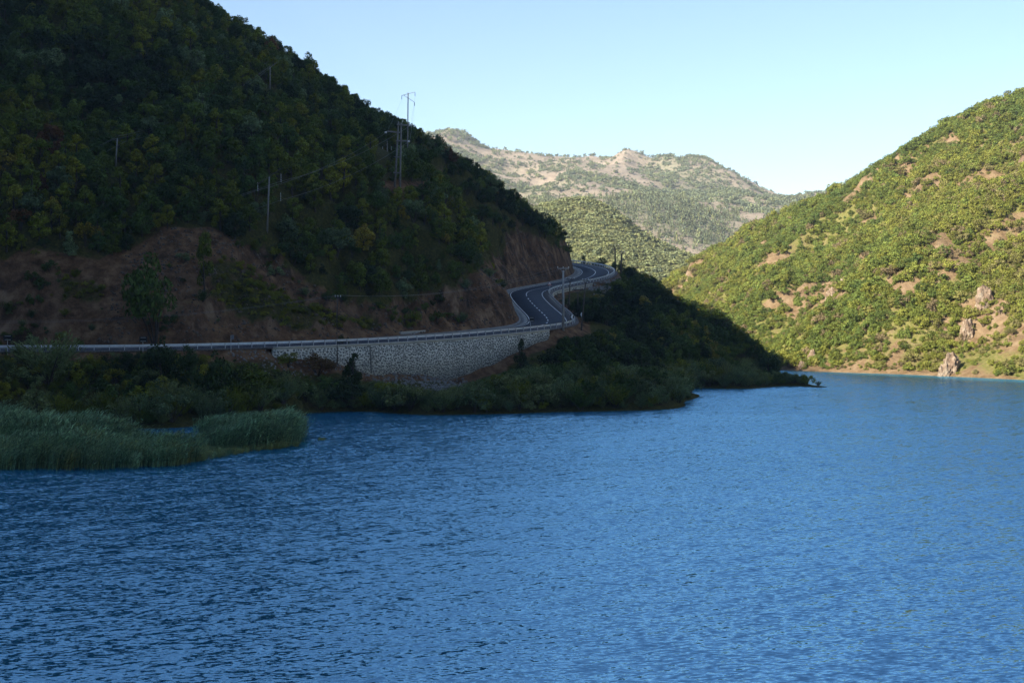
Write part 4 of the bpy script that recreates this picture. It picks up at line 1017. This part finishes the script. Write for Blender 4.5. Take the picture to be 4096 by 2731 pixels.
# ------------------------------------------------------------------ rocks
def rock_mesh(seed, sub=4, crag=0.5):
    import bmesh
    bm = bmesh.new(); bmesh.ops.create_icosphere(bm, subdivisions=sub, radius=1.0)
    from mathutils import noise as mn
    off = Vector((seed * 3.7, seed * 1.3, seed * 7.9))
    for v in bm.verts:
        p = v.co.copy(); q = (mn.ridged_multi_fractal(p * 1.1 + off, 0.9, 2.2, 5, 1.0, 2.0) - 1.1) * crag * 0.55 + mn.fractal(p * 2.6 + off, 0.8, 2.1, 4) * crag * 0.45
        v.co = p * (1 + q); v.co.z = v.co.z if v.co.z > 0 else v.co.z * 0.7
    m = bpy.data.meshes.new('rock'); bm.to_mesh(m); bm.free(); return m
def outcrop(px, ytop, ybot, wpx, D, seed, label, mat='rock', look=None, name='rock_outcrop', cat='rock'):
    p = P(px, ybot, D); p.z = float(look(np.array([p.x]), np.array([p.y]))[0]); h = (ybot - ytop) / F * D * 0.85; w = wpx / F * D * 0.8
    m = rock_mesh(seed); m.materials.append(M[mat])
    o = link(name, m, None, (p.x, p.y + w * 0.15, p.z + h * 0.10), rnd.uniform(0, 3), (w * 0.40, w * 0.50, h * 0.60)); tag(o, label, cat); return o
outcrop(952, 345, 375, 25, 298.5, 1, 'tall pale rock standing at the right bank waterline', look=RZ)
outcrop(945, 356, 377, 16, 297.5, 7, 'brown foot of rock left of the tall pale waterline rock', look=RZ)
outcrop(812, 341, 362, 12, 325, 2, 'pale rock stack above the right bank near the headland tip', look=RZ)
outcrop(803, 356, 367, 11, 323, 12, 'small pale rocks at the waterline left of the rock stack', look=RZ)
outcrop(869, 326, 339, 14, 326, 3, 'white outcrop midway between the rock stack and the tall waterline rock', look=RZ)
outcrop(985, 298, 330, 26, 316, 4, 'large craggy brown and white outcrop on the right hill', look=RZ)
outcrop(968, 318, 346, 20, 311, 14, 'sloping pale rib of rock below the large craggy outcrop', look=RZ)
outcrop(832, 271, 294, 15, 372, 5, 'brown crag on the sunlit hill above the headland', look=RZ)
outcrop(846, 280, 302, 17, 366, 6, 'broad brown crag right of the upper crag above the headland', look=RZ)
outcrop(816, 296, 312, 13, 366, 8, 'brown crag below the two upper crags above the headland', look=RZ)
outcrop(938, 305, 313, 10, 326, 9, 'small white rock in scrub left of the large craggy outcrop', look=RZ)
outcrop(930, 318, 326, 10, 322, 10, 'flat pale rock below the small white rock in the scrub', look=RZ)
outcrop(1000, 196, 212, 14, 352, 15, 'pale crag on the rib at the upper right', look=RZ)
outcrop(336.5, 406, 412.5, 9, 196, 11, 'grey boulder at the water edge below the stone wall', 'boulder', LZ, 'boulder', 'boulder')
outcrop(523, 384, 391, 8, 212, 13, 'grey boulder on the red bank under the road corner', 'boulder', LZ, 'boulder', 'boulder')
outcrop(99, 344, 347.5, 5, 196, 16, 'pale fallen rock at the foot of the cut slope by the road', 'rock', LZ, 'fallen_rock', 'rock')
outcrop(182, 343, 346.5, 5, 201, 17, 'small pale fallen rock right of the other one on the cut slope', 'rock', LZ, 'fallen_rock', 'rock')
# scree stones
M['brownstone'] = mottled('brown_stone', [(0.25, (0.05, 0.036, 0.028)), (0.75, (0.16, 0.125, 0.10))], 0.6, 0.95, 0)
for i in range(3):
    for kd, mt in (('grey', 'boulder'), ('brown', 'brownstone')):
        me = rock_mesh(60 + i, 1, 0.5); me.materials.append(M[mt]); PROTO['stone%d%s' % (i, kd)] = dict(whole=bpy.data.objects.new('stone%d%s' % (i, kd), me))
def scree(name, poly, n, label, smax, kind='grey'):
    x = rng.uniform(-60, 45, n); y = rng.uniform(185, 350, n); z = LZ(x, y); u, v = proj(x, y, z); d, _, _ = road_dist(x, y)
    k = inpoly(u, v, poly) & (np.abs(d) > 5.8); x, y, z = x[k], y[k], z[k]; s = rng.uniform(0.06, smax, len(x)) * rng.uniform(0.5, 1, len(x))
    scatter(name, np.stack([x, y, z], 1), s, np.zeros(len(x)), ['stone%d%s' % (i, kind) for i in range(3)], label)
scree('scree', NOG[0], 90000, 'grey scree spilled at the foot of the stone wall', 0.34)
scree('scree', NOG[1], 60000, 'grey gravel slope left of the stone wall', 0.28)
scree('scree', NOG[4], 40000, 'pale rubble below the upper bend of the road', 0.4)
scree('slope_stones', BARE[0], 45000, 'loose stones lying on the bare cut slope', 0.34, 'brown')

# ------------------------------------------------------------------ poles and wires
def gz(px, D):
    p = P(px, 300, D); return float(LZ(np.array([p.x]), np.array([p.y]))[0])
def insul(parent, p, h=0.28, up=True, n=3):
    m = MB()
    m.tube([p, p + Vector((0, 0, h if up else -h))], 0.02, 5)
    for i in range(n):
        c = p + Vector((0, 0, (0.25 + 0.28 * i) * h * (1 if up else -1))); m.tube([c, c + Vector((0, 0, 0.045))], [0.085, 0.05], 8)
    return m.build('insulator', M['porcelain'], parent)
def vpole(name, top, base, D, armw, label, mat='wood', r0=0.16, r1=0.11, armz=0.0, rotz=0.0, cat='utility pole', brace=True, bend=0.0):
    b = P(base[0], base[1], D); g = gz(base[0], D); t = P(top[0], top[1], D)
    b.z = min(b.z, g); root = empty(name, b); tag(root, label, cat)
    d = t - b; mid = d * 0.72 + Vector((bend, 0, 0))
    MB().tube([Vector((0, 0, -0.5)), mid, d], [r0, (r0 + r1) / 2, r1], 10).build('pole', M[mat], root, True)
    ax = Vector((math.cos(rotz), math.sin(rotz), 0)); w = armw / F * D / 2 / max(0.35, abs(math.cos(rotz)))
    ca = d + Vector((0, 0, 0.35 + armz)) if brace else d - Vector((0, 0, 0.15))
    if armw:
        m = MB(); m.bar(ca - ax * w, ca + ax * w, 0.15, 0.15); m.build('crossarm', M['darkmetal'] if mat == 'wood' else M['concrete'], root)
        if brace:
            for s_ in (-1, 1): MB().bar(d - Vector((0, 0, 0.45)), ca + ax * w * 0.62 * s_, 0.07, 0.07).build('brace', M['darkmetal'] if mat == 'wood' else M['concrete'], root)
        for s_ in (-0.95, 0.0, 0.95): insul(root, ca + ax * w * s_ + Vector((0, 0, 0.05)))
    return [b + ca + ax * w * s_ + Vector((0, 0, 0.33)) for s_ in (-0.95, 0.0, 0.95)]
cp = vpole('concrete_pole', (563.2, 270.0), (563.2, 327.3), 248.6, 11.6, 'pale concrete pole with V-shaped crossarm beside the road corner', 'concrete', 0.24, 0.17)
p1 = vpole('wooden_pole', (570.2, 280.5), (568.3, 309), 286, 8.6, 'dark wooden pole behind the guard rail right of the concrete pole')
p2 = vpole('wooden_pole', (585.6, 282.0), (581.1, 328), 254, 6.5, 'leaning dark wooden pole with base beside the road corner', 'wood', 0.17, 0.12, rotz=0.6)
p3 = vpole('wooden_pole', (577.8, 291.0), (577.8, 312), 277, 12.0, 'wooden pole rising from a bush with wide V crossarm')
f1 = vpole('wooden_pole', (568.6, 243.5), (565.6, 259), 399, 5.0, 'leaning far pole at the edge of the brown cut', 'wood', 0.22, 0.18, rotz=0.3)
f2 = vpole('wooden_pole', (615.0, 246.5), (615.4, 263), 378, 7.6, 'upright far pole on the skyline of the upper bend', 'wood', 0.24, 0.19)
f3 = vpole('wooden_pole', (621.6, 253.2), (620.6, 269), 366, 6.2, 'shorter far pole right of the upright one at the upper bend', 'wood', 0.24, 0.19)
rpole = vpole('wooden_pole', (337.9, 296.0), (337.3, 345), 208.2, 5.5, 'thin wooden pole standing in front of the guard rail above the wall', 'wood', 0.11, 0.07, brace=False, bend=-0.12)
def hpole(name, top, base, D, label, arms, mat='concrete', r=0.15):
    b = P(base[0], base[1], D); g = gz(base[0], D); t = P(top[0], top[1], D); b.z = min(b.z, g); root = empty(name, b); tag(root, label, 'utility pole'); d = t - b
    MB().tube([Vector((0, 0, -0.5)), d], [r, r * 0.7], 8).build('pole', M[mat], root, True); out = []
    for (x0, y0, x1, y1, dd) in arms:
        a = P(x0, y0, D) - b; e = P(x1, y1, D + dd) - b; MB().bar(a, e, 0.10, 0.10).build('crossarm', M['wood'], root)
    return root, b, d
M['polegrey'] = mottled('grey_pole', [(0.3, (0.13, 0.12, 0.11)), (0.7, (0.22, 0.21, 0.20))], 3)
h1r, b, d = hpole('hillside_pole', (269.3, 176.5), (267.0, 232.4), HD1, 'lone grey pole with skewed crossarm and white insulators on the hillside', [(257.5, 184, 281, 168.5, 2.0)], 'polegrey', 0.17)
h1 = []
for (ix, iy) in ((257.8, 182), (281, 173), (280.7, 192)):
    p = P(ix, iy, HD1 + 1); insul(h1r, p - b, 1.3, False, 4); h1.append(p - Vector((0, 0, 1.3)))
h2r, b, d = hpole('hillside_pole', (117.3, 138.0), (115.4, 168.4), HD2, 'thin grey pole in dense trees on the left hillside', [(113.5, 139.5, 124, 142, 1.0)], 'polegrey'); h2 = [P(117, 136, HD2), P(113.5, 139, HD2), P(124, 142, HD2)]
h3r, b, d = hpole('hillside_pole', (270.1, 67.0), (270.0, 90), HD3, 'small grey pole below the skyline of the shaded hill', [(262, 71, 277, 62, 1.0)], 'polegrey'); h3 = [P(262, 71, HD3), P(270, 66, HD3), P(277, 62, HD3)]
h4r, b, d = hpole('hillside_pole', (387.2, 140.5), (387.4, 155), 292, 'short grey pole behind the twin-pole pylon', [(382.5, 146.5, 391.5, 141, 0.5)], 'polegrey')
for ix in (382.7, 391.3): insul(h4r, P(ix, 146, 292) - b, 0.8, False, 3)
# twin-pole pylon
b = P(397, 188, TD); g = gz(397, TD); b.z = min(b.z, g); py = empty('twin_pole_pylon', b); tag(py, 'grey twin-pole pylon with short arms standing on a bare ledge', 'pylon')
for (a, e) in (((398.6, 121.3), (394.6, 188)), ((401.2, 122.6), (399.9, 189))):
    t = P(*a, TD) - b; q = P(*e, TD) - b; q.z = min(q.z, -0.5); MB().tube([q, t], [0.21, 0.15], 10).build('pole', M['polegrey'], py, True)
tw = []
for (xa, ya, xb, yb, ip, r_) in ((396.9, 124.4, 411, 125.2, 410.6, 0.28), (387.4, 131.0, 401.2, 132.4, 386.8, 0.28), (396, 140.4, 410, 141, 409.6, 0.26)):
    a = P(xa, ya, TD - 0.3) - b; e = P(xb, yb, TD - 0.3) - b; MB().bar(a, e, r_, r_).build('arm', M['polegrey'], py)
    p = P(ip, (ya + yb) / 2 + 0.3, TD - 0.4) - b; m = MB(); m.tube([p, p + Vector((-0.35 if ip > 400 else -0.4, 0, -0.05))], [0.20, 0.12], 8); m.build('insulator', M['porcelain'], py); tw.append(p + b)
for (xa, xb, yy) in ((394.6, 401, 156.6), (393.3, 401, 172.3)): MB().bar(P(xa, yy, TD - 0.25) - b, P(xb, yy + 0.3, TD - 0.25) - b, 0.24, 0.2).build('spacer_beam', M['polegrey'], py)
# tall pole behind it
TD2 = 291.0
b = P(407, 140, TD2); g = gz(407, TD2); b.z = min(b.z, g); tp = empty('tall_pole', b); tag(tp, 'tall thin pole with crossed arms silhouetted against the sky', 'utility pole')
MB().tube([Vector((0, 0, -0.5)), P(408.1, 92.6, TD2) - b], [0.15, 0.10], 8).build('pole', M['polegrey'], tp, True)
tk = []
for (x0, y0, x1, y1) in ((401.6, 95.4, 415.0, 91.9), (403.4, 94.8, 414.4, 102.0)):
    MB().bar(P(x0, y0, TD2 - 0.15) - b, P(x1, y1, TD2 - 0.15) - b, 0.08, 0.08).build('crossarm', M['polegrey'], tp)
for (ix, iy) in ((401.8, 95.6), (415.0, 92.2), (414.5, 102.2)):
    m = MB(); p = P(ix, iy, TD2 - 0.15) - b; m.tube([p, p - Vector((0, 0, 0.75))], 0.055, 6); m.build('insulator', M['darkmetal'], tp); tk.append(p + b - Vector((0, 0, 0.75)))
def wire(a, c, sag, label, r=0.020):
    a = Vector(a); c = Vector(c); pts = [a.lerp(c, t) - Vector((0, 0, sag * 4 * t * (1 - t))) for t in [i / 14 for i in range(15)]]
    m = MB().tube([p - a for p in pts], r, 5, False); o = m.build('power_line_wire', M['wire'], None, True, a)
    tag(o, label, 'wire', 'power line wires'); return o
nm3 = ['upper', 'middle', 'lower']
h1s = [h1[1], h1[0], h1[2]]
for i in range(3):
    wire(tw[[0, 1, 2][i]], h1s[i], 1.2, '%s wire from the twin-pole pylon down to the lone hillside pole' % nm3[i])
    wire(h1s[i], P(-40, [246, 254, 268][i], 226), 2.0, '%s wire from the lone hillside pole to the left edge' % nm3[i])
    wire(h3[i], h2[[1, 0, 2][i]], 2.2, '%s wire between the skyline pole and the pole in dense trees' % nm3[i])
    wire(h2[[1, 0, 2][i]], P(-30, [186, 189, 199][i], 236), 1.2, '%s wire from the pole in dense trees to the left edge' % nm3[i])
    wire(tk[i], tw[[1, 0, 2][i]], 0.2, '%s hanging wire from the tall pole to the twin-pole pylon' % nm3[i], 0.012)
for i in (0, 2):
    wire(rpole[i], cp[i], 1.8, '%s wire from the thin roadside pole to the concrete pole' % ('nearer' if i == 0 else 'farther'), 0.012)
    wire(rpole[i], P(-30, 320 + i, 196), 1.2, '%s wire from the thin roadside pole to the left edge' % ('nearer' if i == 0 else 'farther'), 0.012)

# ------------------------------------------------------------------ signs
def sign(px, py0, py1, w, postx, D, ybase, rz, label, kind):
    b = P(postx, ybase, D); b.z = gz(postx, D); root = empty('road_sign', b, 0); tag(root, label, 'road sign')
    c = P(px, (py0 + py1) / 2, D) - b; W = w / F * D; H = (py1 - py0) / F * D
    top = c.z + H * 0.45
    MB().tube([Vector((0, 0, -0.4)), Vector((0, 0, top))], 0.035, 8).build('post', M['post'], root)
    R = Matrix.Rotation(rz, 3, 'Z')
    if kind == 'tri':
        def tri(s_, y_): return [R @ Vector(q) + c for q in ((-W / 2 * s_, y_, -H / 2 * s_ - 0.0), (W / 2 * s_, y_, -H / 2 * s_), (0, y_, H / 2 * s_))]
        def slab(s_, y0, y1, nm, mat, parent):
            a = tri(s_, y0); e = tri(s_, y1); return link(nm, mesh(nm, a + e, [(0, 1, 2), (5, 4, 3), (0, 3, 4, 1), (1, 4, 5, 2), (2, 5, 3, 0)], [M[mat]]), parent)
        pl = slab(1.0, -0.075, -0.045, 'plate', 'signred', root); slab(0.66, -0.083, -0.070, 'face', 'signwhite', pl)
        m = MB(); 
        for q in ((-0.12, -0.2, 0.14, 0.18), (0.06, -0.16, 0.2, 0.10)): m.box(c + R @ Vector((q[0] * W, -0.088, q[1] * H)), (q[2] * W, 0.01, q[3] * H), R)
        m.build('symbol', M['signblack'], pl)
    else:
        MB().box(c + R @ Vector((0, -0.06, 0)), (W, 0.03, H), R).build('plate', M['signback' if kind == 'back' else 'signgrey' if kind == 'side' else 'signblack'], root)
        if kind == 'back':
            for zz in (-0.33, 0.33): MB().box(c + R @ Vector((0, -0.09, zz * H)), (W * 0.7, 0.03, 0.05), R).build('bracket', M['post'], root)
        if kind == 'chev':
            m = MB(); t_ = 0.22 * W
            for s_ in (-1, 1):
                q = [(-0.44 * W, 0), (-0.44 * W + 2.2 * t_, 0), (0.06 * W + 1.3 * t_, s_ * 0.48 * H), (0.06 * W - 0.9 * t_, s_ * 0.48 * H)]
                f = [c + R @ Vector((x_, -0.079, z_)) for x_, z_ in q]; e = [c + R @ Vector((x_, -0.070, z_)) for x_, z_ in q]
                n0 = len(m.v); m.v += f + e
                m.f += [(n0, n0 + 1, n0 + 2, n0 + 3), (n0 + 7, n0 + 6, n0 + 5, n0 + 4)] + [(n0 + i, n0 + 4 + i, n0 + 4 + (i + 1) % 4, n0 + (i + 1) % 4) for i in range(4)]
            m.build('chevron', M['signwhite'], root)
sign(7.9, 334.6, 340.2, 8.4, 7.6, 186.0, 351, 0.1, 'black back of a bend sign at the left edge of the guard rail', 'back')
sign(143.3, 336.2, 341.6, 7.4, 143.0, 192.0, 351, 0.15, 'black back of a bend sign beside the drooping needled tree', 'back')
sign(233.2, 334.5, 339.0, 4.4, 231.0, 197.8, 349, -0.9, 'grey bend sign turned sideways above the gravel slope', 'side')
sign(531.7, 316.7, 321.1, 5.0, 530.5, 241.4, 331, 0.2, 'black back of a bend sign at the right end of the stone wall', 'back')
sign(572.2, 314.4, 318.7, 3.8, 572.2, 261.0, 324, 0.25, 'white chevron sign on the outer rail behind the concrete pole', 'chev')
sign(581.8, 311.9, 316.2, 3.0, 581.6, 262.5, 324, -0.5, 'white chevron sign right of the leaning wooden pole', 'chev')
sign(549.6, 281.0, 285.0, 4.0, 549.8, 307.0, 292, 0.0, 'red-bordered triangular warning sign at the inner bend', 'tri')

# ------------------------------------------------------------------ haze
hz = MB().box((0, 0, 0), (1900, 2640, 290)); ho = hz.build('haze', newmat('haze_air')[0]); ho.location = (0, 870, 137)
hm = ho.data.materials[0]; hn = hm.node_tree.nodes; hl = hm.node_tree.links
pv = hn.new('ShaderNodeVolumePrincipled'); pv.inputs['Color'].default_value = (0.84, 0.92, 1.0, 1); pv.inputs['Density'].default_value = 0.00016; pv.inputs['Anisotropy'].default_value = 0.2
for l_ in list(hm.node_tree.links): hm.node_tree.links.remove(l_)
hn.remove(hn['Principled BSDF']); hl.new(pv.outputs[0], hn['Material Output'].inputs['Volume']); tag(ho, 'thin blue-white valley haze', kind='stuff')

# ------------------------------------------------------------------ make look-alike labels point to one plant each
ORD = ['first', 'second', 'third', 'fourth', 'fifth', 'sixth', 'seventh', 'eighth', 'ninth', 'tenth', 'eleventh', 'twelfth', 'thirteenth', 'fourteenth', 'fifteenth', 'sixteenth', 'seventeenth', 'eighteenth', 'nineteenth', 'twentieth']
TENS = {2: 'twenty', 3: 'thirty', 4: 'forty', 5: 'fifty'}
def ordn(i):
    i += 1
    return ORD[i - 1] if i <= 20 else (TENS[i // 10] + '-' + ORD[i % 10 - 1] if i % 10 else {30: 'thirtieth', 40: 'fortieth', 50: 'fiftieth'}[i])
byl = {}
for o in COL.objects:
    if o.parent is None and 'label' in o and 'category' in o: byl.setdefault(o['label'], []).append(o)
for lb, os_ in byl.items():
    if len(os_) > 1:
        os_.sort(key=lambda o: o.location.x / max(o.location.y, 1))
        for i, o in enumerate(os_): o['label'] = lb + ', ' + ordn(i) + ' from left'
